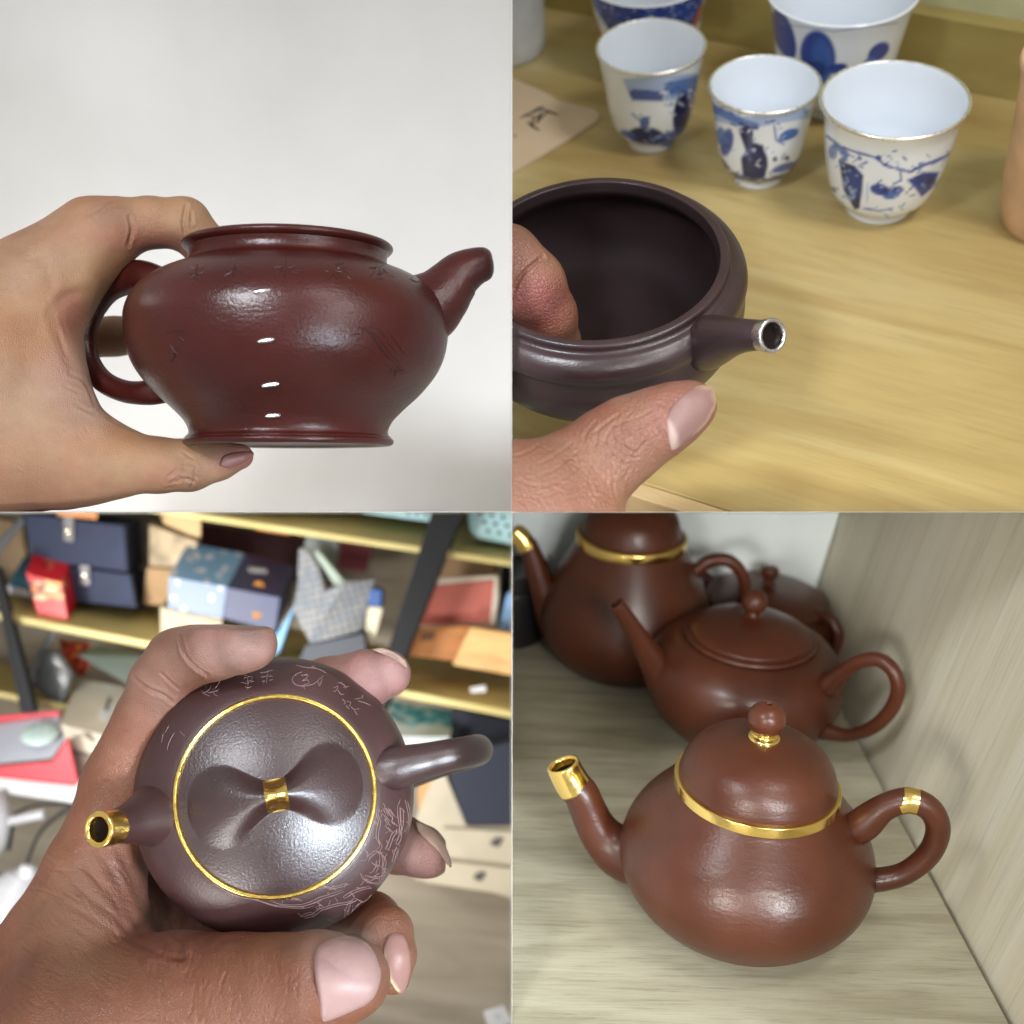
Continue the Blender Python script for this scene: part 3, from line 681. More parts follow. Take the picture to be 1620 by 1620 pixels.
s1 = [('p', [(985, 125), (1105, 115), (1100, 150), (1060, 160), (1000, 160)], LBL, 5, 0.8), ('p', [(993, 140), (1050, 145), (1048, 160), (1000, 158)], BL, 4, 0.8), ('p', [(1050, 132), (1108, 118), (1104, 150), (1060, 150)], MB, 6, 0.8),
      ('e', 1078, 180, 13, 34, 8, DK, 0.25, 0.95), ('e', 1095, 170, 8, 30, 8, BL, 0.4, 0.7), ('e', 1023, 215, 30, 14, 6, DK, 0.2, 1), ('e', 1070, 215, 35, 10, -20, BL, 0.3, 0.8), ('e', 1020, 193, 8, 9, 0, BL, 0.4, 0.8), ('l', [(1000, 180), (1012, 190), (1028, 186)], 2, MB, 2, 0.7), ('e', 992, 212, 12, 6, 20, MB, 0.5, 0.8), ('p', [(985, 205), (1000, 224), (1060, 234), (1090, 205), (1085, 215), (1060, 228), (1010, 224)], BL, 3, 0.7)]
s1 += dabs(995, 1060, 200, 226, 26, 1, [DK, BL, LBL])+dabs(1050, 1100, 140, 215, 34, 2, [DK, BL, MB, WHT])+dabs(995, 1100, 132, 156, 30, 3, [BL, MB, WHT])+dabs(1000, 1050, 180, 200, 8, 4, [MB, BL])
cup((1030, 222), 81, 37, 158, 'small straight teacup, white left side and blue landscape, directly behind the dark pot', s1, group='blue and white teacups with silver rims')
s2 = [('p', [(1125, 160), (1175, 185), (1290, 170), (1290, 185), (1180, 205), (1128, 190)], LBL, 5, 0.8), ('l', [(1130, 172), (1165, 190), (1195, 200)], 6, MB, 4, 0.8), ('p', [(1168, 205), (1182, 200), (1192, 225), (1208, 230), (1212, 285), (1175, 280), (1172, 250), (1180, 240)], DK, 4, 0.95), ('e', 1182, 212, 10, 14, 0, DK, 0.3, 0.9), ('e', 1150, 225, 10, 22, 10, BL, 0.3, 0.85), ('e', 1140, 215, 8, 14, 0, MB, 0.4, 0.8), ('e', 1195, 258, 20, 28, 0, DK, 0.2, 1), ('e', 1248, 213, 17, 8, -25, MB, 0.3, 0.9), ('l', [(1225, 200), (1228, 222), (1240, 228)], 2, MB, 2, 0.7),
      ('p', [(1135, 240), (1160, 272), (1200, 287), (1245, 272), (1262, 250), (1262, 262), (1240, 282), (1200, 292), (1150, 280)], DK, 4, 0.8), ('e', 1240, 265, 22, 6, -20, BL, 0.5, 0.8), ('e', 1226, 252, 4, 4, 0, DK, 0.5, 0.8), ('e', 1245, 250, 4, 4, 0, DK, 0.5, 0.8), ('e', 1160, 255, 10, 6, 30, WHT, 0.4, 0.8)]
s2 += dabs(1140, 1265, 235, 288, 50, 5, [DK, BL, MB, WHT])+dabs(1135, 1200, 190, 250, 36, 6, [DK, BL, MB, WHT])+dabs(1130, 1285, 168, 196, 24, 7, [MB, LBL, BL])+dabs(1205, 1270, 200, 245, 8, 8, [LBL, MB])
cup((1199, 278), 82, 38, 158, 'small straight teacup with dark blue figures and pavilion, middle of the three front cups', s2, group='blue and white teacups with silver rims')
s3 = [('p', [(1327, 254), (1352, 262), (1366, 278), (1360, 330), (1352, 332), (1334, 300)], DK, 3, 0.95), ('e', 1350, 290, 14, 26, -10, BL, 0.5, 0.6), ('l', [(1308, 215), (1330, 232), (1352, 240), (1388, 250), (1400, 262), (1424, 268), (1440, 272), (1462, 262), (1490, 250)], 2, BL, 2, 0.85), ('l', [(1322, 230), (1340, 245), (1330, 255)], 4, MB, 2, 0.8),
      ('e', 1392, 300, 16, 9, 10, BL, 0.3, 0.95), ('e', 1410, 308, 14, 7, -10, MB, 0.3, 0.9), ('e', 1420, 300, 10, 6, 0, BL, 0.4, 0.8), ('p', [(1435, 285), (1462, 272), (1486, 272), (1478, 295), (1458, 312), (1446, 296)], BL, 3, 0.95), ('e', 1462, 285, 14, 10, 0, DK, 0.6, 0.5), ('l', [(1424, 270), (1426, 285), (1412, 292)], 1.5, BL, 1.5, 0.8), ('e', 1390, 250, 5, 5, 0, BL, 0.4, 0.8), ('e', 1360, 250, 4, 4, 0, BL, 0.4, 0.8), ('l', [(1366, 330), (1390, 334), (1412, 330)], 1.6, MB, 2, 0.7), ('e', 1318, 240, 7, 12, 0, MB, 0.5, 0.7), ('l', [(1372, 290), (1372, 320)], 1.2, LBL, 1.5, 0.8), ('l', [(1455, 260), (1475, 258), (1500, 245)], 2.5, MB, 2, 0.8)]
s3 += [('e', 1340+random.uniform(-8, 16), 270+random.uniform(0, 50), 2.4, 2.4, 0, LBL, 0.3, 0.5) for k in range(26)]
s3 += dabs(1318, 1500, 238, 268, 44, 9, [BL, MB, LBL])+dabs(1385, 1440, 290, 315, 26, 10, [BL, DK, LBL])+dabs(1436, 1486, 272, 306, 26, 11, [DK, BL, LBL])+dabs(1350, 1440, 325, 340, 18, 12, [MB, LBL])+dabs(1312, 1340, 225, 330, 18, 13, [BL, LBL])
cup((1388, 326), 107, 50, 186, 'wide flared teacup with a blue grapevine round it, front right of the cups', s3, bell=0.9, group='blue and white teacups with silver rims')
s5 = [('e', 1294, 88, 28, 40, -8, BL, 0.2, 0.9), ('e', 1300, 95, 16, 34, -5, MB, 0.6, 0.6), ('e', 1240, 55, 16, 42, -18, BL, 0.2, 0.9), ('e', 1325, 108, 16, 8, -10, BL, 0.3, 0.9), ('e', 1390, 82, 20, 12, -40, BL, 0.25, 0.9), ('e', 1375, 100, 14, 8, -40, MB, 0.4, 0.8), ('e', 1290, 110, 18, 14, 0, DK, 0.5, 0.5), ('e', 1300, 128, 10, 10, 0, MB, 0.5, 0.7), ('l', [(1225, 36), (1320, 50), (1420, 36)], 1.2, MB, 2, 0.5)]
cup((1312, 166), 110, 46, 186, 'large teacup with broad blue flower petals, back right behind the grapevine cup', s5, bell=0.4, silver=False)
s4 = [('p', [(930, -10), (1115, -10), (1108, 30), (1090, 60), (1060, 40), (1030, 25), (1000, 40), (968, 55), (945, 20)], BL, 4, 0.95)]
s4 += [('e', 945+random.uniform(0, 160), random.uniform(0, 40), 2.5, 1.6, 0, LBL, 0.4, 0.6) for k in range(60)]
s4 += [('l', [(932, 10), (945, 45), (955, 66)], 3, srgb(190, 90, 50), 2, 0.9), ('l', [(1110, 12), (1098, 40), (1088, 58)], 3, srgb(190, 90, 50), 2, 0.9), ('p', [(1000, 60), (1030, 28), (1070, 55), (1050, 75)], WHT, 4, 0.9)]
cup((1026, 112), 92, 46, 150, 'teacup with deep blue net band and orange lines, partly above the frame behind another cup', s4, silver=False)
# plain cups at both sides
m_grey = clay('pale_grey_glaze', srgb(196, 200, 205), rough=0.3, bump=0.05, coat=0.3)
def plain(name, base, prof, mat, label, cat):
    o = ft(*base); xx = Vector(o).normalized().cross(n2).normalized(); M = frame(o, n2, xx)
    ob = lathe(name, prof, mat, None, 96, 6, o.y/F); ob.matrix_world = M; return tag(ob, label, cat)
plain('mug', (800, 78), [(0, 3), (54, 3), (58, 0), (62, 4), (64, 14), (65, 24), (64, 26), (65, 30), (66, 150), (64, 154), (60, 150), (58, 20), (0, 14)], m_grey, 'plain pale grey cylindrical mug at the left behind the paper card', 'mug')
m_tan = clay('tan_glaze', srgb(206, 168, 130), rough=0.35, bump=0.1, coat=0.2)
plain('beaker', (1655, 352), [(0, 3), (56, 3), (64, 0), (70, 8), (76, 30), (79, 60), (86, 190), (91, 252), (96, 266), (97, 273), (94, 278), (87, 275), (80, 260), (68, 60), (50, 20), (0, 14)], m_tan, 'tan glazed beaker with pale lip, cut by the right edge of the picture', 'beaker')
# paper card with a brushed character
cp = [(780, 118), (812, 129), (868, 154), (886, 165), (930, 175), (945, 181), (947, 190), (941, 197), (900, 224), (810, 277), (780, 296)]
CP = catmull(cp+[cp[0]], 3)[:-1]; top = [ft(x, y)+n2*0.0022 for x, y in CP]; bot = [ft(x, y)+n2*0.0004 for x, y in CP]; nn_ = len(CP)
cd_ = mesh('card', top+bot, [tuple(range(nn_)), tuple(range(2*nn_-1, nn_-1, -1))]+[(i, (i+1) % nn_, nn_+(i+1) % nn_, nn_+i) for i in range(nn_)], simple('beige_paper', srgb(214, 192, 166), 0.8, bump=0.2, scale=150), smooth=False)
fix_normals(cd_.data); tag(cd_, 'beige paper card with a black brushed character, lying left of the small cups', 'card')
strokes('brush_mark', cd_, [(3.8, [(822, 187), (842, 178), (860, 168)]), (3.4, [(850, 170), (866, 176), (884, 182)]), (3.0, [(836, 186), (856, 184), (866, 178)]), (3.0, [(834, 192), (846, 202), (854, 206)]), (2.0, [(846, 182), (842, 196), (838, 200)]), (1.6, [(856, 176), (850, 192)]), (2.6, [(860, 180), (848, 196)]), (2.4, [(812, 214), (818, 216)])], 2.2, simple('black_ink', (0.02, 0.02, 0.02), 0.8), cd_, hgt=0.0002)
# --- the pot
mc2 = clay('dark_purple_clay', srgb(50, 34, 37), rough=0.34, bump=0.22, scale=800, speck=0.8, big=0.12, bigscale=150, coat=0.1)
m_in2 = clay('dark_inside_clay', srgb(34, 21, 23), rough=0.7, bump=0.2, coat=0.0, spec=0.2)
nE = (Matrix.Rotation(math.radians(1.8), 3, 'X') @ n2).normalized()
E = frame(W(944, 406, 0.5), nE, (W(944, 415, 1)).cross(n2)); uE = 0.5/F
pE = root('teapot', E, 'dark purple clay teapot without lid, silver spout tip, fingers gripping its wall', 'teapot')
lathe('body', [(193, -1), (194, 1.2), (198, 2), (205, 1.4), (208, -2), (208.5, -8), (212, -12), (222, -15), (233, -25), (238, -38), (237, -50), (233, -60), (234, -72), (237, -90), (234, -112), (224, -138), (206, -164), (184, -184), (166, -192), (120, -192), (0, -190)], mc2, pE, 160, 6, uE)
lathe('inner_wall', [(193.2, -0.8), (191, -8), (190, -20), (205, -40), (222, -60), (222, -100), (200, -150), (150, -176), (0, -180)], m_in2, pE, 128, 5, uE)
Ei = E.inverted()
def wt(name, pts, mat, parent, Mi, **k):
    return tube(name, [Mi @ W(*p[:3]) for p in pts], [p[3]*p[2]/F for p in pts], mat, parent, **k)
wt('spout', [(1075, 552, 0.502, 36), (1095, 548, 0.492, 42), (1115, 543, 0.482, 44), (1136, 537, 0.471, 39), (1158, 533, 0.461, 31), (1182, 530.5, 0.453, 26), (1208, 530.5, 0.4475, 24)], mc2, pE, Ei, segs=40)
wt('silver_spout_tip', [(1204, 530.5, 0.449, 24.5), (1212, 530.8, 0.4465, 26.5), (1222, 531, 0.4435, 28)], m_silver, pE, Ei, segs=48, sub=5, inner=0.76)
dr_ = (W(1222, 531, 0.4435)-W(1204, 530.5, 0.449)).normalized()
plug('spout_hole', W(1222, 531, 0.4435)-dr_*0.0035, dr_, 0.0052, m_dark0, pE, Ei)
k = {c.name.split('.')[0]: c for c in pE.children}
under_part(k['silver_spout_tip'], k['spout']); under_part(k['spout_hole'], k['spout'])
# --- thumb and finger of the hand
m_skin2 = skin('pink_skin', rough=0.45, cell=620, fine=0.8)
t = 0.444
g2 = [(0.004, 0.008, [[(690, 900, 0.43, 190), (770, 850, 0.434, 150), (830, 815, 0.436, 118), (905, 766, t, 84), (965, 714, t, 68), (1000, 690, t, 63), (1045, 667, t-0.001, 54), (1078, 650, t-0.001, 45), (1098, 640, t-0.001, 36)],
      [(820, 900, 0.43, 140), (900, 830, 0.438, 90)]]),
      (0.003, 0.002, [[(740, 380, 0.492, 52), (800, 412, 0.494, 56), (836, 452, 0.498, 58), (862, 500, 0.508, 50), (876, 545, 0.52, 42), (884, 580, 0.53, 36)]])]
cr2 = [([(812, 462), (822, 440), (842, 420), (858, 408)], 3.2, 0.0012), ([(1062, 650), (1050, 640), (1035, 640)], 2.5, 0.0003)]
rs = random.Random(5)
# knuckle wrinkles
for k, (x, y, r, a0, a1) in enumerate([(1000, 700, 14, 20, 300), (1000, 700, 24, 60, 260), (998, 700, 34, 90, 250), (995, 702, 45, 110, 240), (990, 705, 57, 125, 225)]):
    cr2.append(([(x+r*1.15*math.cos(math.radians(q))+rs.uniform(-1.5, 1.5), y+r*math.sin(math.radians(q))+rs.uniform(-1.5, 1.5)) for q in np.linspace(a0, a1, 9)], 2.3, 0.00030))
for p in ([(978, 672), (985, 690), (978, 712), (985, 735)], [(968, 680), (972, 705), (965, 730), (972, 755)], [(955, 692), (957, 720), (950, 745)], [(978, 690), (1000, 682), (1022, 672), (1048, 655)], [(975, 700), (995, 712), (1015, 718)], [(935, 700), (940, 730), (932, 760), (945, 790)],
          [(905, 700), (880, 720), (850, 735)], [(915, 712), (885, 738), (850, 755)], [(920, 735), (890, 758), (860, 770)], [(900, 780), (930, 765), (950, 768)], [(880, 795), (915, 785), (950, 785)], [(850, 790), (880, 780)], [(980, 740), (970, 765), (975, 790)], [(1000, 735), (985, 760)], [(860, 700), (835, 715), (815, 722)], [(980, 655), (960, 668), (940, 685)], [(1000, 650), (988, 665), (980, 680)], [(930, 780), (945, 800)], [(820, 760), (850, 770), (880, 765)], [(1000, 722), (1020, 700), (1040, 690)], [(985, 668), (1010, 660), (1040, 645)]):
    cr2.append((p, 2.2, 0.00034))
for k in range(46):
    x = rs.uniform(815, 980); y = rs.uniform(700, 800); a = rs.uniform(-0.9, 0.3)+(1.2 if x > 930 else 0); L = rs.uniform(12, 34)
    cr2.append(([(x, y), (x+L*.5*math.cos(a)+rs.uniform(-3, 3), y-L*.5*math.sin(a)), (x+L*math.cos(a), y-L*math.sin(a))], 2.0, rs.uniform(0.00012, 0.0003)))
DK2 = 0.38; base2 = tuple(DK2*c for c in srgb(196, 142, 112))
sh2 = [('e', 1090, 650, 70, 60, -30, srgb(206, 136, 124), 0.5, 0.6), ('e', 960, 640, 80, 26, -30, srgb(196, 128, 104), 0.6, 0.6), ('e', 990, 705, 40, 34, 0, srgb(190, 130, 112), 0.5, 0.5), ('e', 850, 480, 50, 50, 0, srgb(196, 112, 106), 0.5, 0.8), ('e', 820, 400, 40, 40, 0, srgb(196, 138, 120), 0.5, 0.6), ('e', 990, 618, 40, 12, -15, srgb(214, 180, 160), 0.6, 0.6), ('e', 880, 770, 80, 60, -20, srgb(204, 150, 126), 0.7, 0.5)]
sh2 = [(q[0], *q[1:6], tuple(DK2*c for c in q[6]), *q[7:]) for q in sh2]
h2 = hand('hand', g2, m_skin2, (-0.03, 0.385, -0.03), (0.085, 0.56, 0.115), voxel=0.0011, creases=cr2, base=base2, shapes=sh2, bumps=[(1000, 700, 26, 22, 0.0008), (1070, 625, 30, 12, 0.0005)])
tag(h2, 'hand with wrinkled thumb outside and fingertip inside the dark lidless pot', 'hand')
nail(h2, [(1054, 664), (1060, 645), (1075, 628), (1092, 615), (1112, 609), (1127, 613), (1133, 630), (1130, 648), (1116, 671), (1096, 690), (1066, 713), (1060, 708), (1056, 688)], m_nail, h2, base=tuple(0.36*c for c in srgb(206, 158, 152)), lift=0.0005, dome=0.0014,
     shapes=[('p', [(1050, 655), (1062, 668), (1072, 688), (1074, 720), (1050, 720)], srgb(186, 160, 152), 4, 0.8), ('l', [(1100, 608), (1128, 613), (1134, 640), (1120, 668), (1098, 692)], 3, srgb(190, 165, 128), 2.5, 0.7)])
finish(1, 1)

# ================================================================== 3: the engraved purple pot seen from above in a hand, storage rack behind
begin()
DB = 0.86                                    # distance of the rack's front edges
m_pine = wood('yellow_pine_board', srgb(176, 158, 92), srgb(200, 184, 118), srgb(216, 202, 140), scale=(6, 6, 60), rough=0.5, fine=0.12, dist=1.0)
m_blk = simple('black_painted_steel', srgb(20, 21, 26), 0.8, var=0.05)
def solid(name, pts, d, off, dd, mat, label=None, cat=None, parent=None, bev=0.0008, kind=None, group=None, ds=None):
    """prism from a picture outline (any number of corners) at distance d"""
    n = len(pts); D = ds or [d]*n
    V = [W(x, y, D[i]) for i, (x, y) in enumerate(pts)]+[W(x+off[0], y+off[1], D[i]+dd) for i, (x, y) in enumerate(pts)]
    fs = [tuple(range(n)), tuple(range(2*n-1, n-1, -1))]+[(i, n+i, n+(i+1) % n, (i+1) % n) for i in range(n)]
    o = mesh(name, V, fs, mat, parent, smooth=False); fix_normals(o.data)
    if bev: bevel(o, bev)
    return tag(o, label, cat, group, kind)
def decal(name, pts, host, mat, parent, h=0.0004):
    """thin flat piece stuck on the host's surface"""
    M = world_mat(host); bvh = BVHTree.FromPolygons([M @ v.co for v in host.data.vertices], [tuple(p.vertices) for p in host.data.polygons])
    T = []; nn = Vector()
    for x, y in pts:
        hh = bvh.ray_cast(Vector((0, 0, 0)), W(x, y, 1).normalized())
        if hh[0] is None:
            T.append(None); continue
        n_ = hh[1] if hh[1].dot(hh[0]) < 0 else -hh[1]; nn += n_; T.append(hh[0])
    c0 = [t_ for t_ in T if t_]; nn.normalize()
    pc = sum(c0, Vector())/len(c0)
    T = [on_plane(x, y, nn, pc) for (x, y) in pts]
    n = len(T); V = [p+nn*h for p in T]+[p-nn*0.0002 for p in T]
    fs = [tuple(range(n)), tuple(range(2*n-1, n-1, -1))]+[(i, n+i, n+(i+1) % n, (i+1) % n) for i in range(n)]
    Mi = world_mat(parent).inverted() if parent else Matrix.Identity(4)
    o = mesh(name, [Mi @ v for v in V], fs, mat, parent, smooth=False); fix_normals(o.data); return o
# setting: floor and wall painted near-black for the shade behind the rack
m_floor = wood('grey_laminate_floor', srgb(134, 123, 109), srgb(154, 144, 128), srgb(165, 156, 141), scale=(5, 30, 5), rough=0.6, fine=0.06)
fn = Vector((0.05, -0.80, 0.60)).normalized(); fo = W(700, 1500, 0.90)
Fm = frame(fo, fn, (1, 0, -0.2))
tag(mesh('floor', [(-0.6, -0.4, 0), (0.6, -0.4, 0), (0.6, 0.35, 0), (-0.6, 0.35, 0)], [(0, 1, 2, 3)], m_floor, smooth=False), kind='structure').matrix_world = Fm
tag(mesh('wall', [(-0.7, 1.16, -0.6), (0.03, 1.16, -0.6), (0.03, 1.16, 0.03), (-0.7, 1.16, 0.03)], [(0, 1, 2, 3)], simple('dark_wall', srgb(44, 36, 32), 0.8), smooth=False), kind='structure')
# the rack
rk = root('storage_rack', Matrix.Translation(W(400, 1200, DB)), 'open storage rack with pine boards and black steel posts behind the hand', 'storage rack')
ri = Matrix.Translation(-W(400, 1200, DB))
def part(o):
    o.data.transform(ri); o.parent = rk; return o
def board(name, x0, x1, yf, th, back, dd=0.14, d=DB):
    pts = [(x0, yf(x0)), (x1, yf(x1)), (x1, yf(x1)+th), (x0, yf(x0)+th)]
    o = solid(name, pts, d, (back[0], back[1]), dd, m_pine, bev=0.001); return part(o)
yA = lambda x: 806+0.150*(x-270)
yB = lambda x: 972+0.192*(x-15)
yC = lambda x: 1104+0.20*(x-50)
board('shelf_board', -60, 830, yA, 10, (25, -52))
board('shelf_board', -60, 860, yB, 12, (25, -60))
board('shelf_board', -60, 108, yC, 10, (25, -44), d=0.885)
dp = DB-0.012
part(solid('post', [(686, 800), (736, 800), (645, 1030), (600, 1150), (570, 1150)][:4]+[(613, 1030)], dp, (6, -4), 0.03, m_blk))
part(solid('post', [(-14, 900), (-2, 900), (56, 1128), (33, 1128)], dp, (6, -4), 0.03, m_blk))
part(solid('post', [(796, 872), (812, 872), (800, 985), (784, 985)], DB+0.10, (4, -4), 0.02, m_blk))
part(solid('strut', [(-10, 862), (36, 816), (40, 828), (-8, 886)], DB+0.05, (2, -4), 0.02, simple('grey_steel', srgb(78, 80, 84), 0.5)))
part(solid('strut', [(80, 996), (92, 996), (54, 1072), (44, 1060)], DB+0.03, (2, -4), 0.02, simple('worn_steel', srgb(92, 94, 96), 0.5)))
# -------- things on the middle board (B)
navy = simple('navy_cloth', srgb(38, 48, 76), 0.7, bump=0.15, scale=500); navy2 = simple('dark_navy_cloth', srgb(28, 34, 58), 0.7)
navyS = simple('navy_paper', srgb(32, 42, 84), 0.45)
m_brn = simple('snap', (0.7, 0.65, 0.55), 0.25, metal=1.0)
kraft = simple('kraft_board', srgb(172, 140, 102), 0.8, bump=0.1); tan = simple('tan_board', srgb(198, 166, 122), 0.8)
cream = simple('cream_board', srgb(186, 172, 148), 0.75); white = simple('white_card', srgb(190, 190, 192), 0.6)
brass = simple('leather_tab', srgb(206, 140, 62), 0.5)
def rt_of(name, d, label, cat, px, py, group=None): return root(name, Matrix.Translation(W(px, py, d)), label, cat, group)
def under(o, r):
    o.data.transform(r.matrix_world.inverted()); o.parent = r; return o
r = rt_of('gift_box', 0.90, 'big navy box with a clear snap strap, upper of two on the middle board', 'box', 130, 890, 'stacked navy strap boxes')
bx = under(solid('box_shell', [(38, 812), (196, 832), (202, 905), (50, 885)], 0.905, (26, -10), 0.12, navy), r)
st = under(hexa('strap', [(100, 812), (117, 814), (117, 858), (100, 856)], 0.902, (0, 0), 0.002, simple('smoky_strap', srgb(120, 116, 116), 0.3)), r)
sb_ = lathe('snap_button', [(0, 0), (5, 0), (6, 1), (5, 3), (2, 4), (0, 4)], m_brn, None, 24, 3, 0.9/F); sb_.data.transform(frame(W(107, 840, 0.9015), (0, -1, 0), (1, 0, 0))); under(sb_, r)
r = rt_of('gift_box', 0.90, 'navy box with a clear snap strap, lower of two, behind the red box', 'box', 130, 960, 'stacked navy strap boxes')
under(solid('box_shell', [(50, 889), (206, 909), (216, 962), (62, 945)], 0.905, (24, -8), 0.11, navy), r)
under(hexa('strap', [(126, 893), (142, 895), (143, 927), (127, 925)], 0.902, (0, 0), 0.002, simple('smoky_strap_b', srgb(116, 114, 118), 0.3)), r)
sb_ = lathe('snap_button', [(0, 0), (5, 0), (6, 1), (5, 3), (2, 4), (0, 4)], m_brn, None, 24, 3, 0.9/F); sb_.data.transform(frame(W(133, 910, 0.9015), (0, -1, 0), (1, 0, 0))); under(sb_, r)
m_red = painted('red_print', rough=0.35, coat=0.2)
rb = solid('tea_box', [(41, 905), (53, 911), (97, 922), (108, 983), (61, 977)], 0.875, (14, -34), 0.035, None, 'bright red tea carton with gold and orange picture, standing on the middle board', 'box')
rb.data.materials.append(m_red)
bm = bmesh.new(); bm.from_mesh(rb.data); bmesh.ops.triangulate(bm, faces=bm.faces); bmesh.ops.subdivide_edges(bm, edges=bm.edges, cuts=24, use_grid_fill=True); bm.to_mesh(rb.data); bm.free()
rsd = random.Random(2); shp = [('p', [(44, 920), (97, 932), (101, 952), (50, 944)], srgb(70, 14, 8), 2, 0.9)]
shp += [('e', rsd.uniform(48, 98), rsd.uniform(922, 946), rsd.uniform(4, 11), rsd.uniform(2, 5), rsd.uniform(-20, 30), rsd.choice([srgb(236, 190, 110), srgb(240, 130, 50), srgb(250, 220, 170)]), 0.5, 0.9) for k in range(18)]
shp += [('l', [(66, 890), (72, 894), (68, 898)], 2.0, srgb(110, 40, 20), 1, 0.9), ('l', [(76, 888), (84, 892), (78, 900)], 2.0, srgb(190, 120, 70), 1, 0.9), ('l', [(62, 962), (80, 965)], 1.4, srgb(150, 10, 12), 1, 0.7)]
paint(rb, srgb(214, 20, 24), shp)
solid('book_stack', [(12, 926), (44, 934), (50, 946), (10, 938)], 0.89, (12, -14), 0.06, simple('pale_paper', srgb(196, 202, 214), 0.6), 'pale blue and white box at the left end of the middle board', 'box')
solid('carton', [(18, 912), (46, 918), (46, 931), (14, 925)], 0.892, (22, -34), 0.05, simple('teal_card', srgb(60, 122, 148), 0.6), 'small teal carton lying behind the red carton', 'box')
solid('crate', [(-20, 815), (36, 830), (46, 915), (-20, 935)], 0.97, (4, -4), 0.03, wood('rough_crate', srgb(110, 84, 56), srgb(150, 122, 84), srgb(170, 140, 98), scale=(30, 6, 6)), 'rough brown wooden crate at the far left end of the rack', 'crate')
solid('paper_bag', [(236, 830), (312, 856), (308, 900), (236, 896)], 0.93, (6, -6), 0.05, simple('speckled_paper', srgb(176, 158, 130), 0.8, var=0.35, scale=900), 'speckled brown paper bag beside the star patterned box', 'bag')
solid('carton', [(232, 898), (292, 902), (270, 960), (226, 955)], 0.925, (6, -2), 0.05, kraft, 'plain tan carton under the speckled paper bag', 'box')
solid('carton', [(262, 812), (318, 822), (318, 850), (300, 846), (258, 828)], 0.90, (-6, -14), 0.05, tan, 'tan carton hanging under the top board above the speckled bag', 'box')
solid('carton', [(405, 828), (460, 838), (458, 846), (405, 838)], 0.93, (0, -4), 0.04, simple('orange_card', srgb(212, 132, 70), 0.7), 'flat orange carton just below the top board', 'box')
solid('carton', [(88, 806), (154, 812), (154, 822), (90, 816)], 0.90, (0, -10), 0.04, simple('orange_card_b', srgb(214, 146, 92), 0.7), 'small orange carton on top of the big navy box', 'box')
solid('album', [(312, 828), (470, 850), (520, 850), (520, 925), (312, 905)], 1.06, (0, 0), 0.01, simple('dark_maroon', srgb(60, 16, 20), 0.7), 'dark maroon album standing in the shadow behind the cloth pouch', 'album')
solid('tin', [(532, 850), (590, 862), (580, 905), (536, 900)], 1.04, (0, 0), 0.02, simple('maroon_b', srgb(96, 22, 34), 0.7), 'dark red tin in the shadow right of the cloth pouch', 'tin')
# star box
r = rt_of('star_box', 0.87, 'pale blue box with white star blossoms and a navy wrap with orange tab', 'box', 350, 960)
m_prt = painted('printed_paper', rough=0.4)
b1 = hexa('star_paper_half', [(267, 913), (359, 929), (352, 978), (266, 964)], 0.875, [(30, -54), (28, -53), (28, -53), (30, -54)], 0.06, m_prt, None, 0.0, subdiv=30)
rsd = random.Random(9); shp = [('p', [(262, 913), (361, 929), (361, 985), (262, 985)], srgb(80, 96, 128), 1, 0.85)]  # front face painted darker than the top to offset the rack fill light
for k in range(20):
    x, y = rsd.uniform(272, 378), rsd.uniform(862, 970)
    for q in range(4): a_ = rsd.uniform(0, 3.14); s_ = rsd.uniform(1.5, 5); shp.append(('l', [(x-s_*math.cos(a_), y-s_*math.sin(a_)), (x+s_*math.cos(a_), y+s_*math.sin(a_))], 1.2, srgb(205, 205, 212), 1, 0.9))
paint(b1, srgb(104, 148, 184), shp); under(b1, r)
b2 = hexa('navy_wrap', [(359.3, 929), (444, 945), (436, 1000), (352.3, 978)], 0.8745, [(28, -53), (24, -48), (24, -48), (28, -53)], 0.0605, navyS, None, 0.0006); under(b2, r)
decal('label_strip', [(393, 898), (422, 901), (422, 906), (393, 903)], b2, white, None); under(COL.objects['label_strip'], r)
under(decal('tab', [(402, 923), (411, 921), (418, 927), (414, 976), (404, 980), (399, 972)], b2, brass, None, 0.0012), r)
under(solid('white_base', [(268, 965), (352, 979), (351, 984), (268, 970)], 0.8742, (10, -8), 0.05, cream), r)
r = rt_of('cream_box', 0.86, 'cream box with a small dark mark under the star blossom box', 'box', 300, 1000)
cb_ = under(solid('box_shell', [(253, 960), (352, 986), (350, 1040), (255, 1018)], 0.872, (10, -14), 0.06, cream), r)
under(decal('mark', [(283, 990), (299, 991), (300, 1001), (284, 999)], hexa('tmp', [(253, 960), (352, 986), (350, 1040), (255, 1018)], 0.872, (0, 0), 0.01, None, None, 0), simple('dark_print', srgb(90, 76, 60), 0.7), None), r)
bpy.data.objects.remove(COL.objects['tmp'])
solid('folder', [(458, 970), (470, 950), (442, 1032), (432, 1038), (436, 1005)], 0.88, (4, -3), 0.02, simple('sky_folder', srgb(120, 168, 206), 0.6), 'sky blue folder leaning between the star box and the cloth pouch', 'folder')
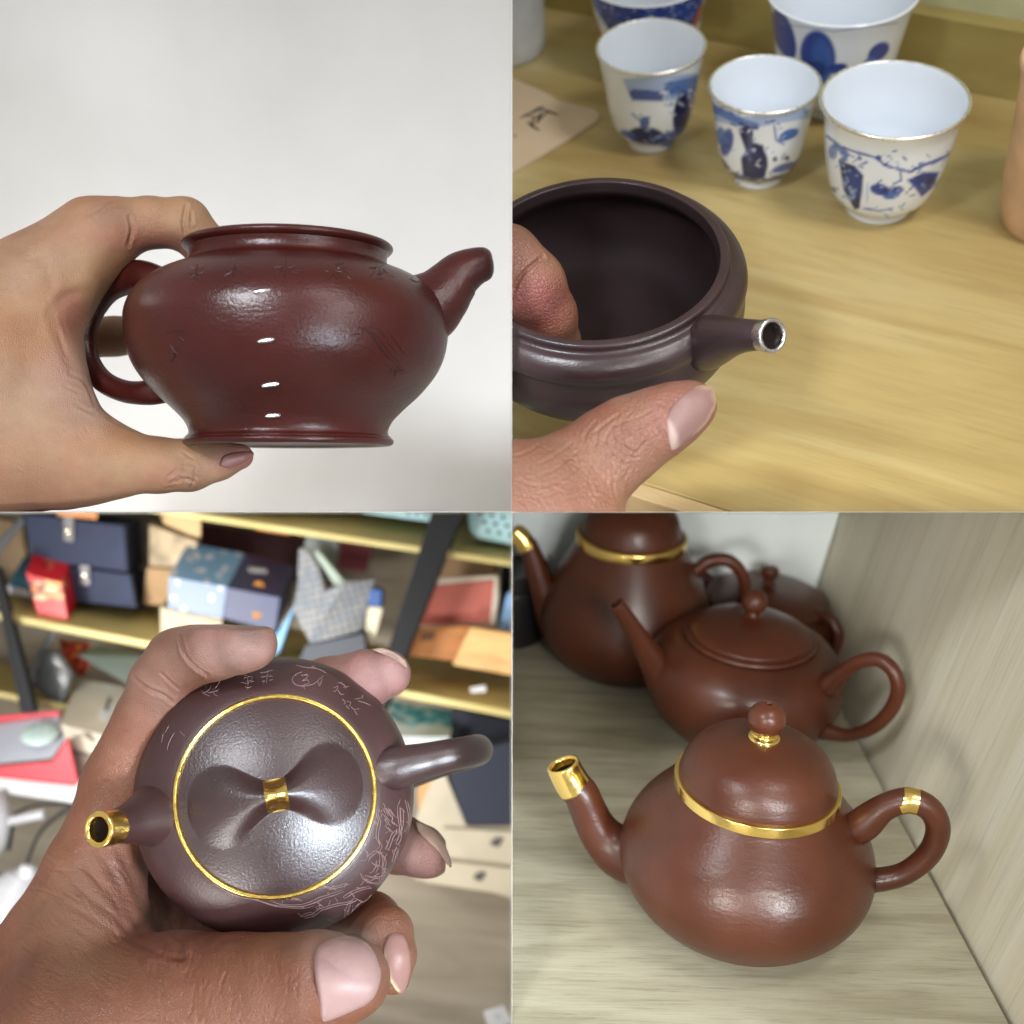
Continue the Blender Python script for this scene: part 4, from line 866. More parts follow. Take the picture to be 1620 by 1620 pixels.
# cloth pouch
mck, nt, bb = newmat('checked_cloth'); tc = N(nt, 'ShaderNodeTexCoord'); mp = N(nt, 'ShaderNodeMapping'); mp.inputs['Scale'].default_value = (210, 210, 210); mp.inputs['Rotation'].default_value = (0, 0.25, 0)
nt.links.new(tc.outputs['Object'], mp.inputs[0]); bt = N(nt, 'ShaderNodeTexBrick'); bt.offset = 0; bt.inputs['Color1'].default_value = (*srgb(160, 158, 156), 1); bt.inputs['Color2'].default_value = (*srgb(136, 142, 150), 1); bt.inputs['Mortar'].default_value = (*srgb(84, 92, 104), 1); bt.inputs['Scale'].default_value = 1; bt.inputs['Mortar Size'].default_value = 0.10; bt.inputs['Brick Width'].default_value = 1; bt.inputs['Row Height'].default_value = 1
sxyz = N(nt, 'ShaderNodeSeparateXYZ'); cxyz = N(nt, 'ShaderNodeCombineXYZ'); nt.links.new(mp.outputs[0], sxyz.inputs[0]); nt.links.new(sxyz.outputs[0], cxyz.inputs[0]); nt.links.new(sxyz.outputs[2], cxyz.inputs[1]); nt.links.new(cxyz.outputs[0], bt.inputs['Vector']); nt.links.new(bt.outputs[0], bb.inputs['Base Color']); bb.inputs['Roughness'].default_value = 0.85
r = rt_of('cloth_pouch', 0.86, 'grey checked cloth pouch with open flap standing on the middle board', 'pouch', 530, 1010)
under(solid('front_panel', [(512, 936), (545, 922), (592, 918), (584, 945), (570, 1000), (530, 1010), (490, 1018), (500, 990)], 0.0, (6, -4), 0.004, mck, ds=[0.875, 0.87, 0.885, 0.885, 0.88, 0.868, 0.862, 0.866]), r)
under(solid('side_panel', [(472, 868), (486, 872), (500, 895), (512, 936), (500, 990), (490, 1018), (462, 964), (470, 930)], 0.0, (6, -4), 0.004, mck, ds=[0.89, 0.885, 0.878, 0.875, 0.866, 0.862, 0.88, 0.885]), r)
under(solid('lining', [(496, 874), (503, 872), (546, 922), (538, 930), (528, 925)], 0.882, (3, -3), 0.004, simple('mint_cloth', srgb(160, 174, 164), 0.8)), r)
under(solid('back_panel', [(486, 842), (536, 850), (532, 905), (500, 890), (480, 868)], 0.915, (3, -3), 0.004, simple('grey_lining', srgb(110, 116, 114), 0.85)), r)
solid('carton', [(484, 1020), (576, 1002), (582, 1046), (470, 1050)], 0.872, (4, -6), 0.05, simple('slate_card', srgb(62, 66, 76), 0.6), 'slate grey carton under the checked cloth pouch', 'box')
r = rt_of('small_box', 0.88, 'small box with blue lid and cream sides right of the cloth pouch', 'box', 590, 980)
under(solid('box_shell', [(573, 958), (606, 962), (594, 1008), (580, 1004)], 0.885, (4, -4), 0.03, simple('cream_side', srgb(206, 200, 176), 0.7)), r)
under(solid('lid', [(580, 930), (604, 934), (603, 961), (576, 957)], 0.884, (4, -4), 0.031, simple('blue_lid', srgb(30, 74, 140), 0.5)), r)
# -------- things on the right bay of the middle board
r = rt_of('terracotta_box', 0.9, 'open box with a terracotta red lid on the wooden boxes, right bay', 'box', 720, 950)
under(solid('lid_panel', [(684, 926), (782, 918), (776, 986), (659, 991)], 0.905, (4, -3), 0.006, simple('terracotta', srgb(176, 92, 80), 0.6)), r)
under(solid('white_rim', [(682, 915), (786, 911), (788, 945), (782, 990), (656, 994), (658, 990), (775, 986), (782, 916), (684, 926)], 0.903, (3, -2), 0.01, simple('white_rim_board', srgb(206, 196, 184), 0.7)), r)
solid('carton', [(698, 874), (784, 892), (784, 916), (686, 918)], 0.95, (4, -4), 0.05, simple('brown_card', srgb(122, 96, 70), 0.8), 'dull brown carton under the top board in the right bay', 'box')
solid('wooden_box', [(655, 994), (742, 990), (722, 1046), (640, 1036)], 0.89, (8, -4), 0.05, wood('orange_wood', srgb(150, 92, 34), srgb(178, 112, 46), srgb(196, 130, 60), scale=(8, 8, 50)), 'dark orange wooden box, left of two under the terracotta box', 'box')
decal('stamp', [(668, 1000), (690, 998), (686, 1012), (664, 1014)], COL.objects['wooden_box'], simple('dark_stamp', srgb(100, 66, 44), 0.7), COL.objects['wooden_box'])
solid('wooden_box', [(743, 992), (830, 1006), (830, 1072), (716, 1052)], 0.882, (8, -6), 0.05, wood('light_wood', srgb(200, 154, 92), srgb(222, 178, 116), srgb(230, 192, 134), scale=(8, 8, 50)), 'light wooden box, right of two under the terracotta box', 'box')
solid('folder', [(802, 940), (830, 920), (830, 1000), (788, 996)], 0.91, (2, -2), 0.03, simple('light_blue_card', srgb(128, 170, 214), 0.6), 'light blue folder at the right edge beside the terracotta box', 'folder')
tg = hexa('price_tag', [(743, 1088), (768, 1084), (770, 1095), (745, 1097)], 0.868, (0, -1), 0.002, white, None, 0.0003); tag(tg, 'small white price tag lying on the middle board, right bay', 'tag')
# baskets on the top board
m_bask = simple('mint_plastic', srgb(176, 214, 222), 0.35)
def basket(outline, d, label, holes):
    rr = rt_of('basket', d, label, 'basket', outline[0][0], outline[0][1]+30)
    o = solid('basket_shell', outline, d, (8, -6), 0.05, m_bask, bev=0.002); under(o, rr)
    for hx, hy in holes:
        q = decal('hole', [(hx+3.8*math.cos(k*math.pi/4), hy+3.2*math.sin(k*math.pi/4)) for k in range(8)], hexa('tmp', [(outline[0][0]-50, 780), (900, 780), (900, 900), (outline[0][0]-50, 900)], d, (0, 0), 0.01, None, None, 0), m_hole3, None, 0.00015)
        bpy.data.objects.remove(COL.objects['tmp']); under(q, rr)
m_hole3 = simple('basket_hole', srgb(34, 44, 48), 0.9)
basket([(737, 780), (830, 780), (830, 866), (752, 851), (742, 840)], 0.88, 'pale mint plastic basket with round holes, top board right of the post', [(772+k*18+j*-6, 840-j*14+k*3) for k in range(3) for j in range(3)])
basket([(556, 780), (684, 780), (684, 826), (574, 812)], 0.90, 'pale plastic basket on the top board left of the post', [(646, 812), (660, 812), (674, 813)])
# -------- lower bay
solid('carton', [(122, 1036), (206, 1084), (240, 1040), (160, 1020)], 0.90, (0, 0), 0.03, simple('grey_blue_card', srgb(150, 168, 172), 0.7), 'flat grey blue carton lying behind the beige box, lower bay', 'box', ds=[0.90, 0.885, 0.93, 0.95])
solid('snack_bag', [(92, 1012), (140, 1018), (150, 1040), (130, 1072), (104, 1050)], 0.93, (0, -3), 0.02, None, 'red and yellow patterned bag in the lower bay behind the left post', 'bag')
sb2 = COL.objects['snack_bag']; mm, nt, bb = newmat('red_yellow_print'); tc = N(nt, 'ShaderNodeTexCoord'); v_ = N(nt, 'ShaderNodeTexVoronoi'); v_.inputs['Scale'].default_value = 180; nt.links.new(tc.outputs['Object'], v_.inputs['Vector']); rr_ = ramp(nt, v_.outputs['Distance'], [(0.1, srgb(236, 190, 40)), (0.4, srgb(210, 60, 24)), (0.7, srgb(90, 18, 12))]); nt.links.new(rr_.outputs[0], bb.inputs['Base Color']); sb2.data.materials.clear(); sb2.data.materials.append(mm)
mfl = clay('smoky_plastic', srgb(84, 86, 88), rough=0.22, bump=1.0, scale=90, big=1.0, bigscale=60, coat=0.6)
pbg = solid('plastic_bag', [(48, 1060), (66, 1030), (92, 1028), (118, 1066), (106, 1104), (94, 1118), (70, 1100), (44, 1084)], 0.885, (4, -3), 0.03, mfl, 'smoky grey plastic bag slumped behind the left post, lower bay', 'bag', bev=0.004)
r = rt_of('beige_box', 0.84, 'beige box with a white paper slip on its lid, left of the hand', 'box', 140, 1190)
gb_ = hexa('box_shell', [(95, 1146), (174, 1166), (172, 1202), (106, 1184)], 0.85, [(28, -74), (26, -80), (24, -70), (26, -70)], 0.07, simple('beige_board', srgb(184, 174, 158), 0.75), None, 0.0012); under(gb_, r)
under(decal('paper_slip', [(170, 1086), (191, 1087), (170, 1142), (153, 1136)], hexa('tmp', [(95, 1146), (174, 1166), (172, 1202), (106, 1184)], 0.85, [(28, -74), (26, -80), (24, -70), (26, -70)], 0.07, None, None, 0), white, None), r)
under(decal('ink_mark', [(172, 1104), (177, 1104), (170, 1126), (165, 1124)], COL.objects['tmp'], simple('ink_b', srgb(60, 60, 60), 0.8), None, 0.0008), r)
under(decal('clasp', [(130, 1158), (142, 1159), (152, 1172), (148, 1174), (136, 1166)], COL.objects['tmp'], simple('bronze_print', srgb(82, 72, 56), 0.6), None), r)
bpy.data.objects.remove(COL.objects['tmp'])
solid('beige_carton', [(112, 1188), (166, 1200), (168, 1248), (126, 1236)], 0.856, (10, -6), 0.06, simple('beige_board_b', srgb(176, 168, 152), 0.75), 'plain beige carton under the box with the paper slip', 'box')
# red gift box with grey satin and a glass bowl
r = rt_of('gift_set_box', 0.83, 'open red gift box with grey satin lining at the left edge', 'box', 40, 1240)
m_rd = simple('crimson_card', srgb(186, 18, 44), 0.45)
under(solid('tray', [(-30, 1214), (82, 1204), (108, 1166), (124, 1238), (118, 1243), (-30, 1226)], 0.835, (0, 4), 0.04, m_rd), r)
under(solid('rim', [(-30, 1134), (92, 1124), (97, 1132), (-30, 1146)], 0.862, (0, 4), 0.02, m_rd), r)
m_sat = simple('grey_satin', srgb(168, 172, 182), 0.35, bump=0.8, scale=60)
under(solid('satin_lining', [(-30, 1142), (92, 1131), (106, 1166), (82, 1200), (-30, 1211)], 0.85, (0, 2), 0.02, m_sat, ds=[0.87, 0.865, 0.85, 0.84, 0.84]), r)
under(solid('white_base', [(-30, 1226), (118, 1243), (124, 1232), (140, 1240), (128, 1272), (-30, 1250)], 0.838, (0, 4), 0.04, white), r)
gl = simple('pale_glass_glaze', srgb(176, 196, 194), 0.08, coat=0.8)
bw = lathe('glass_bowl', [(0, 0), (14, 1), (25, 4), (29, 8), (26, 12), (15, 15), (0, 16)], gl, None, 48, 5, 0.84/F); bw.matrix_world = frame(W(64, 1168, 0.845), (0.1, -0.45, 0.9), (1, 0, 0.2)); tag(bw, 'pale glass bowl resting in the grey satin of the red box', 'bowl')
# floor things
m_whp = simple('white_plastic', srgb(176, 176, 180), 0.3, coat=0.3)
def wtube(name, pts, mat, label=None, cat=None, **k):
    o = tube(name, [W(*p[:3]) for p in pts], [p[3]*p[2]/F for p in pts], mat, None, **k)
    return tag(o, label, cat) if label else o
r = rt_of('bottle', 0.82, 'white plastic bottle with round neck lying at the left edge below the hand', 'bottle', 10, 1450)
under(wtube('bottle_body', [(-40, 1600, 0.80, 70), (-18, 1540, 0.80, 68), (8, 1470, 0.80, 60), (30, 1415, 0.80, 48), (42, 1385, 0.80, 26), (43, 1375, 0.80, 18)], m_whp, segs=40), r)
under(wtube('neck', [(43, 1388, 0.79, 13), (44, 1376, 0.79, 13), (45, 1371, 0.79, 12), (45.5, 1369, 0.79, 9)], simple('frosted_plastic', srgb(190, 192, 196), 0.3), segs=30), r)
r = rt_of('adapter', 0.83, 'white plastic device with a stubby arm lying at the left edge below the red box', 'device', 10, 1300)
under(wtube('casing', [(-20, 1260, 0.83, 22), (-6, 1290, 0.83, 22), (-6, 1330, 0.83, 18), (-20, 1350, 0.83, 18)], m_whp), r)
under(wtube('arm', [(12, 1300, 0.83, 8), (40, 1294, 0.83, 8), (70, 1288, 0.83, 8)], m_whp, segs=20), r)
m_cab = simple('black_cable', srgb(40, 38, 38), 0.5)
wtube('cable', [(22, 1288, 0.85, 2.4), (50, 1276, 0.85, 2.4), (90, 1272, 0.85, 2.4), (130, 1278, 0.85, 2.4)], m_cab, 'thin black cable running left to right under the red gift box', 'cable', segs=10)
wtube('cable', [(14, 1345, 0.85, 3.2), (18, 1320, 0.85, 3.2), (22, 1300, 0.85, 3.2)], m_cab, 'short black cable end beside the white device', 'cable', segs=10)
wtube('cable', [(130, 1270, 0.845, 4), (95, 1288, 0.845, 3.6), (64, 1316, 0.845, 3), (48, 1350, 0.845, 2.8), (42, 1372, 0.845, 2.8)], m_cab, 'thick black cable curving down to the white bottle', 'cable', segs=10)
wtube('strap', [(-10, 1392, 0.84, 12), (4, 1396, 0.84, 12), (8, 1402, 0.84, 8)], simple('royal_blue', srgb(20, 52, 150), 0.6), 'royal blue strap end at the left edge above the white bottle', 'strap', segs=16)
# right lower: drawers, navy box, wave print
r = rt_of('drawer_cabinet', 0.86, 'cream drawer cabinet with dark diamond handles at the lower right of the rack', 'cabinet', 750, 1350)
m_crw = simple('cream_lacquer', srgb(176, 166, 144), 0.5)
cbn = under(solid('cabinet_body', [(688, 1222), (704, 1222), (738, 1306), (830, 1306), (830, 1428), (770, 1410), (655, 1392), (655, 1300)], 0.872, (10, -8), 0.06, m_crw), r)
d1_ = under(solid('drawer', [(700, 1310), (830, 1316), (830, 1368), (690, 1354)], 0.868, (0, 0), 0.006, m_crw), r)
d2_ = under(solid('drawer', [(688, 1360), (830, 1376), (830, 1420), (670, 1396)], 0.868, (0, 0), 0.006, m_crw), r)
m_dia = simple('dark_bronze', srgb(64, 58, 54), 0.5)
for (x, y) in ((785, 1334), (758, 1388)):
    under(solid('handle', [(x-11, y+1), (x-2, y-8), (x+12, y-8), (x+3, y+7)], 0.866, (0, 0), 0.003, m_dia), r)
solid('panel', [(662, 1232), (690, 1226), (706, 1312), (700, 1330), (662, 1318)], 0.875, (6, -4), 0.03, simple('orange_panel', srgb(196, 142, 86), 0.6), 'orange brown panel leaning behind the pot handle beside the drawers', 'panel')
solid('navy_box', [(700, 1196), (830, 1170), (830, 1305), (737, 1305)], 0.862, (10, -10), 0.05, simple('midnight_cloth', srgb(26, 32, 50), 0.7), 'midnight navy box standing on the drawer cabinet', 'box')
solid('carton', [(715, 1120), (830, 1146), (830, 1200), (704, 1172)], 0.93, (4, -8), 0.05, simple('black_card', srgb(30, 34, 52), 0.7), 'black carton under the middle board beside the wave picture', 'box')
wv = hexa('picture_box', [(606, 1166), (712, 1166), (700, 1186), (610, 1190)], 0.90, [(14, -58), (8, -42), (8, -42), (14, -58)], 0.05, m_prt, None, 0.0, subdiv=24)
tag(wv, 'flat box with a teal sea wave picture under the middle board', 'box')
rsd = random.Random(4); shp = [('p', [(610, 1105), (725, 1122), (716, 1152), (690, 1146), (650, 1146), (606, 1132)], srgb(34, 126, 150), 3, 1)]
shp += [('e', rsd.uniform(612, 715), rsd.uniform(1112, 1150), rsd.uniform(4, 12), rsd.uniform(2, 4), rsd.uniform(-20, 20), rsd.choice([srgb(90, 180, 196), srgb(16, 90, 120), srgb(200, 216, 216)]), 0.6, 0.7) for k in range(30)]
paint(wv, srgb(190, 200, 204), shp)
cdw = hexa('card', [(764, 1600), (796, 1590), (812, 1618), (774, 1630)], 0.84, (0, 0), 0.002, white, None, 0.0003); tag(cdw, 'white card lying on the floor in the bottom right corner', 'card')
decal('print', [(781, 1605), (790, 1603), (794, 1611), (785, 1614)], cdw, simple('grey_print', srgb(170, 176, 184), 0.7), cdw)

# --- the pot
mc3 = clay('purple_grey_clay', srgb(46, 27, 28), rough=0.30, bump=0.34, scale=1000, speck=0.5, coat=0.0, spec=0.8)
mc3b = clay('smooth_purple_clay', srgb(54, 32, 31), rough=0.38, bump=0.25, scale=900, speck=0.5, coat=0.05)
m_gold3 = metal('warm_gold', (0.90, 0.64, 0.18), 0.22, 0.15)
Z3 = -(W(437, 1258, 1).normalized())
G = frame(W(437, 1258, 0.512), Z3, Vector((341, 0, 70))); uG3 = 0.5/F; Gi = G.inverted()
pG = root('teapot', G, 'purple clay teapot seen from above with gold ringed lid and gold band on its knob', 'teapot')
body3 = lathe('body', [(0, -118), (100, -116), (160, -88), (204, -40), (222, 0), (219, 22), (208, 44), (188, 62), (168, 74), (156, 79), (150, 79), (146, 70), (0, 66)], mc3b, pG, 192, 6, uG3)
RL = 149
nr, na = 90, 200
V = []; fs = []
def sst(x): x = max(0.0, min(1.0, x)); return x*x*(3-2*x)
def lid_h(s, t_):
    """s along the bridge, t_ across, unit = lid radius"""
    a_ = abs(s)
    if a_ < 0.56: w_ = 0.15+0.29*sst(a_/0.56)
    else: w_ = 0.44*math.sqrt(max(0.0, 1-((a_-0.56)/0.34)**2))
    base_h = 34*(1-(s*s+t_*t_))+80
    if w_ < 1e-4 or abs(t_) >= w_: return base_h
    e_ = 1-(t_/w_)**2
    return base_h+e_**1.5*34*max(0, 1-a_/0.92)**0.9*(1 if a_ > 0.12 else 1)
for i in range(nr+1):
    for j in range(na):
        rr_ = i/nr; a_ = 2*math.pi*j/na; s, t_ = rr_*math.cos(a_), rr_*math.sin(a_)
        V.append((s*RL*uG3, t_*RL*uG3, lid_h(s, t_)*uG3))
for i in range(nr):
    for j in range(na):
        k = (j+1) % na; fs.append((i*na+j, (i+1)*na+j, (i+1)*na+k, i*na+k))
for j in range(na): V.append((math.cos(2*math.pi*j/na)*RL*uG3, math.sin(2*math.pi*j/na)*RL*uG3, 66*uG3))
for j in range(na): k = (j+1) % na; fs.append((nr*na+j, (nr+1)*na+j, (nr+1)*na+k, nr*na+k))
lid3 = mesh('lid', V, fs, mc3, pG); fix_normals(lid3.data)
lathe('gold_ring', [(148, 78), (150, 82), (153, 83.5), (156, 82), (157, 77), (152, 75)], m_gold3, pG, 160, 4, uG3)
V = []; fs = []; gs, gt = 12, 28
for i in range(gs+1):
    for j in range(gt+1):
        s = -0.115+0.23*i/gs; t_ = -0.165+0.33*j/gt
        e = min(i, gs-i) == 0
        V.append((s*RL*uG3, t_*RL*uG3, (lid_h(s, t_)+(0.2 if e else 1.6))*uG3))
for i in range(gs):
    for j in range(gt): fs.append((i*(gt+1)+j, (i+1)*(gt+1)+j, (i+1)*(gt+1)+j+1, i*(gt+1)+j+1))
gbn = mesh('gold_band', V, fs, m_gold3, pG)
wt('spout', [(300, 1276, 0.510, 60), (280, 1281, 0.504, 66), (258, 1287, 0.496, 60), (232, 1294, 0.487, 45), (206, 1302, 0.479, 33), (182, 1308, 0.472, 27)], mc3b, pG, Gi, segs=44)
wt('gold_spout_tip', [(184, 1308, 0.4725, 27), (172, 1310, 0.4685, 28), (156, 1312.5, 0.4635, 28.5)], m_gold3, pG, Gi, segs=48, sub=5, inner=0.70)
dr_ = (W(156, 1312.5, 0.4635)-W(184, 1308, 0.4725)).normalized()
plug('spout_hole', W(156, 1312.5, 0.4635)-dr_*0.003, dr_, 0.0049, m_dark0, pG, Gi)
wt('handle', [(560, 1233, 0.520, 28), (582, 1227, 0.5145, 32), (602, 1221, 0.511, 35), (625, 1215, 0.510, 35), (648, 1209, 0.510, 31), (675, 1203, 0.511, 28), (715, 1194, 0.513, 25.5), (745, 1188, 0.521, 24.5), (756, 1186, 0.537, 24), (748, 1190, 0.560, 24), (700, 1202, 0.577, 26), (620, 1222, 0.570, 36)], mc3, pG, Gi, segs=36)
under_part(COL.objects['gold_band'], lid3)
k = {c.name.split('.')[0]: c for c in pG.children}
under_part(k['gold_spout_tip'], k['spout']); under_part(k['spout_hole'], k['spout']); under_part(k['gold_ring'], lid3)
# engraving
m_engr = simple('pale_scratches', srgb(116, 92, 90), 0.7)
zz = lambda pts: [(220+x/3.375, 1020+y/3.375) for x, y in pts]
eng = [[(365, 175), (352, 200), (330, 225)], [(400, 160), (412, 152)], [(440, 180), (420, 215), (405, 235)], [(385, 215), (372, 240), (340, 262)], [(345, 205), (362, 230)], [(370, 255), (400, 250), (425, 240)], [(330, 240), (350, 262), (380, 275)], [(395, 235), (400, 262), (425, 275)],
       [(545, 120), (560, 128), (600, 118)], [(555, 150), (575, 145), (595, 140)], [(570, 140), (560, 160), (575, 165)], [(560, 180), (580, 172), (602, 170), (598, 190), (570, 195)], [(545, 200), (575, 205), (612, 195)], [(580, 175), (582, 215), (578, 240)], [(565, 222), (582, 230), (600, 222)],
       [(660, 115), (680, 108)], [(645, 150), (680, 145), (712, 135)], [(690, 128), (685, 165), (678, 205)], [(655, 200), (668, 190), (662, 212)], [(700, 160), (712, 172)], [(695, 190), (715, 185)], [(650, 172), (690, 168), (718, 170)],
       [(838, 108), (870, 118), (900, 122), (950, 128), (1000, 150)], [(920, 118), (940, 112)], [(870, 145), (835, 160), (818, 185), (835, 212), (875, 220), (930, 210), (960, 185), (985, 165)], [(865, 165), (900, 160), (890, 180), (872, 190)], [(870, 195), (900, 188), (905, 205), (880, 215), (885, 240)], [(955, 195), (965, 222)], [(978, 178), (968, 215)],
       [(1035, 232), (1060, 222), (1052, 245), (1035, 250)], [(1060, 240), (1075, 262), (1095, 265)], [(1075, 205), (1095, 215), (1105, 232)], [(1090, 228), (1120, 222)], [(1060, 205), (1085, 200)],
       [(1085, 290), (1100, 305), (1095, 320)], [(1110, 300), (1130, 310), (1120, 330)], [(1130, 330), (1150, 345), (1180, 340)], [(1150, 350), (1165, 375)], [(1150, 290), (1180, 285), (1200, 270)], [(1170, 300), (1205, 310), (1240, 325)], [(1190, 265), (1195, 290)], [(1105, 325), (1122, 342)],
       [(150, 560), (165, 510), (190, 470)], [(120, 520), (130, 470)], [(215, 460), (245, 490)], [(140, 470), (160, 430)]]
eng = [zz(p) for p in eng]
strokes('engraving', body3, eng, 0.7, m_engr, pG, hgt=0.00012)
br = [[(400, 1275), (450, 1310), (520, 1340), (600, 1352), (700, 1385), (790, 1397), (860, 1400), (920, 1385)], [(460, 1350), (500, 1325), (530, 1310)], [(700, 1365), (760, 1385), (850, 1388), (915, 1372), (960, 1350), (1010, 1335), (1080, 1310)], [(770, 1330), (850, 1325), (900, 1312)], [(800, 1352), (860, 1358)],
      [(870, 1452), (920, 1440), (960, 1412), (1010, 1395), (1060, 1382), (1120, 1372), (1150, 1352)], [(875, 1440), (915, 1428)], [(960, 1412), (970, 1390), (950, 1378)], [(1120, 1372), (1100, 1420), (1095, 1460), (1070, 1475)], [(1130, 1375), (1125, 1410), (1110, 1440)], [(1150, 1352), (1190, 1370)], [(1090, 1345), (1130, 1320), (1180, 1300), (1230, 1290)],
      [(1272, 868), (1265, 900), (1278, 940), (1268, 985), (1266, 1030), (1285, 1070), (1262, 1100)], [(1240, 930), (1256, 942), (1262, 960)], [(1262, 1100), (1295, 1120), (1308, 1150), (1300, 1195), (1295, 1240)], [(1280, 1108), (1285, 1150), (1278, 1180), (1260, 1160)], [(1262, 1100), (1230, 1120), (1210, 1150)], [(1240, 1115), (1215, 1130)],
      [(1310, 865), (1330, 895), (1345, 920)], [(1300, 900), (1325, 935)], [(1310, 930), (1328, 960)], [(1330, 870), (1355, 910)], [(1345, 940), (1365, 960)], [(1312, 965), (1340, 995)], [(1305, 880), (1318, 905)],
      [(1380, 860), (1382, 920), (1390, 975), (1375, 990)], [(1395, 870), (1398, 940), (1388, 985)], [(1420, 830), (1432, 880), (1440, 950), (1420, 1000)], [(1440, 900), (1442, 960)], [(1376, 985), (1350, 1010), (1330, 1060), (1315, 1090)], [(1390, 990), (1385, 1030), (1370, 1060)], [(1375, 1080), (1360, 1120), (1350, 1160)], [(1385, 1100), (1376, 1150)],
      [(1205, 1230), (1250, 1240), (1300, 1235), (1340, 1215), (1380, 1200)], [(1200, 1260), (1260, 1270), (1310, 1260), (1340, 1245)], [(1300, 1200), (1330, 1230), (1320, 1260)], [(1180, 1220), (1195, 1250), (1230, 1262)], [(1240, 1160), (1262, 1180), (1250, 1210)], [(1280, 1240), (1290, 1290)], [(1110, 1460), (1160, 1440), (1200, 1410)], [(1040, 1480), (1100, 1478)], [(1160, 1400), (1180, 1380), (1220, 1360)], [(920, 1300), (980, 1290), (1040, 1300)], [(1000, 1300), (1060, 1288), (1110, 1270)]]
rt2 = random.Random(21); tw = []
for p in br:
    for (x, y) in p[::1]:
        if rt2.random() < 0.75:
            a_ = rt2.uniform(0, 6.28); l_ = rt2.uniform(14, 40); tw.append([(x, y), (x+l_*.5*math.cos(a_)+rt2.uniform(-5, 5), y+l_*.5*math.sin(a_)), (x+l_*math.cos(a_), y+l_*math.sin(a_))])
strokes('engraving', body3, [zz(p) for p in br+[[(x+random.Random(i).uniform(3, 8)+7, y+8) for x, y in p] for i, p in enumerate(br)]+tw], 0.6, m_engr, pG, hgt=0.00014)

# --- the hand
m_skin3 = skin('tan_skin', rough=0.42, cell=1100, fine=0.6)
a3 = 0.515
g3 = [(0.004, 0.007, [
        [(60, 1700, 0.50, 200), (20, 1620, 0.505, 130), (92, 1500, a3, 92), (150, 1378, a3, 76), (196, 1240, a3+0.003, 60), (236, 1142, a3+0.002, 48)],
        [(150, 1640, 0.49, 170), (280, 1600, 0.485, 120), (370, 1580, 0.478, 96)],
        [(150, 1378, a3, 74), (130, 1560, 0.50, 130)],
        ]),
      (0.004, 0.008, [   # palm under the pot
        [(230, 1400, 0.560, 90), (280, 1480, 0.56, 110), (420, 1500, 0.575, 110)],
        [(180, 1460, 0.535, 70), (250, 1560, 0.53, 100)]]),
      (0.003, 0.006, [[(196, 1240, a3+0.003, 60), (238, 1135, a3+0.002, 51), (256, 1080, a3-0.002, 50), (282, 1045, a3-0.006, 50), (340, 1026, 0.497, 49), (385, 1020, 0.492, 44), (402, 1020, 0.492, 37)]]),
      (0.003, 0.006, [[(340, 1585, 0.48, 98), (430, 1570, 0.472, 88), (505, 1556, 0.466, 80), (545, 1550, 0.464, 66), (562, 1548, 0.464, 55)]]),
      (0.002, 0.001, [[(430, 1120, 0.56, 60), (520, 1088, 0.545, 48), (580, 1074, 0.535, 46), (612, 1066, 0.532, 38)]]),
      (0.002, 0.001, [[(560, 1320, 0.56, 60), (630, 1335, 0.545, 46), (668, 1348, 0.538, 40), (682, 1356, 0.536, 32)]]),
      (0.002, 0.002, [[(520, 1500, 0.55, 70), (585, 1462, 0.520, 50), (610, 1478, 0.505, 44), (622, 1512, 0.498, 37), (622, 1545, 0.496, 28)]])]
cr3 = [([(285, 1008), (292, 1035), (308, 1055), (328, 1068)], 2.6, 0.0011), ([(212, 1072), (232, 1088), (258, 1100), (274, 1112)], 2.6, 0.0009), ([(220, 1080), (246, 1100)], 2.2, 0.0005), ([(180, 1152), (205, 1160)], 2.4, 0.0004), ([(160, 1230), (185, 1240)], 2.4, 0.0004), ([(255, 1065), (270, 1080), (282, 1090)], 2.2, 0.0005)]
for p, wv_, dd_ in ([(130, 1350), (150, 1388), (180, 1420), (200, 1470), (225, 1510)], 4.5, 0.0013), ([(160, 1345), (180, 1380), (196, 1420), (215, 1462), (245, 1505)], 5.5, 0.0016), ([(185, 1338), (205, 1380), (225, 1430), (262, 1490), (285, 1515)], 6, 0.0018), ([(205, 1335), (225, 1380), (250, 1420), (275, 1470), (282, 1512)], 5, 0.0014), ([(300, 1440), (290, 1470), (284, 1512)], 4, 0.0016), ([(255, 1430), (272, 1450), (278, 1480)], 3.5, 0.001), \
        ([(100, 1330), (130, 1370), (160, 1400)], 3, 0.0006), ([(95, 1370), (130, 1410), (180, 1450), (220, 1490), (260, 1512), (300, 1515)], 3.5, 0.0009), ([(90, 1420), (140, 1450), (190, 1480), (240, 1500)], 3, 0.0007), ([(340, 1500), (360, 1485), (385, 1482)], 3, 0.0006), ([(75, 1440), (120, 1470), (170, 1500)], 2.6, 0.0004):
    cr3.append((p, wv_*1.5, dd_*0.33))
rs = random.Random(11)
for k in range(150):
    x = rs.uniform(10, 260); y = rs.uniform(1340, 1600); a_ = rs.gauss(0.75, 0.3); L_ = rs.uniform(14, 46)
    cr3.append(([(x, y), (x+L_*.5*math.cos(a_)+rs.uniform(-3, 3), y+L_*.5*math.sin(a_)), (x+L_*math.cos(a_), y+L_*math.sin(a_))], 2.1, rs.uniform(0.00006, 0.00018)))
for k in range(60):
    x = rs.uniform(240, 490); y = rs.uniform(1490, 1615); a_ = rs.gauss(1.5, 0.25); L_ = rs.uniform(14, 40)
    cr3.append(([(x, y), (x+L_*.5*math.cos(a_)+rs.uniform(-3, 3), y+L_*.5*math.sin(a_)), (x+L_*math.cos(a_), y+L_*math.sin(a_))], 2.2, rs.uniform(0.0001, 0.00022)))
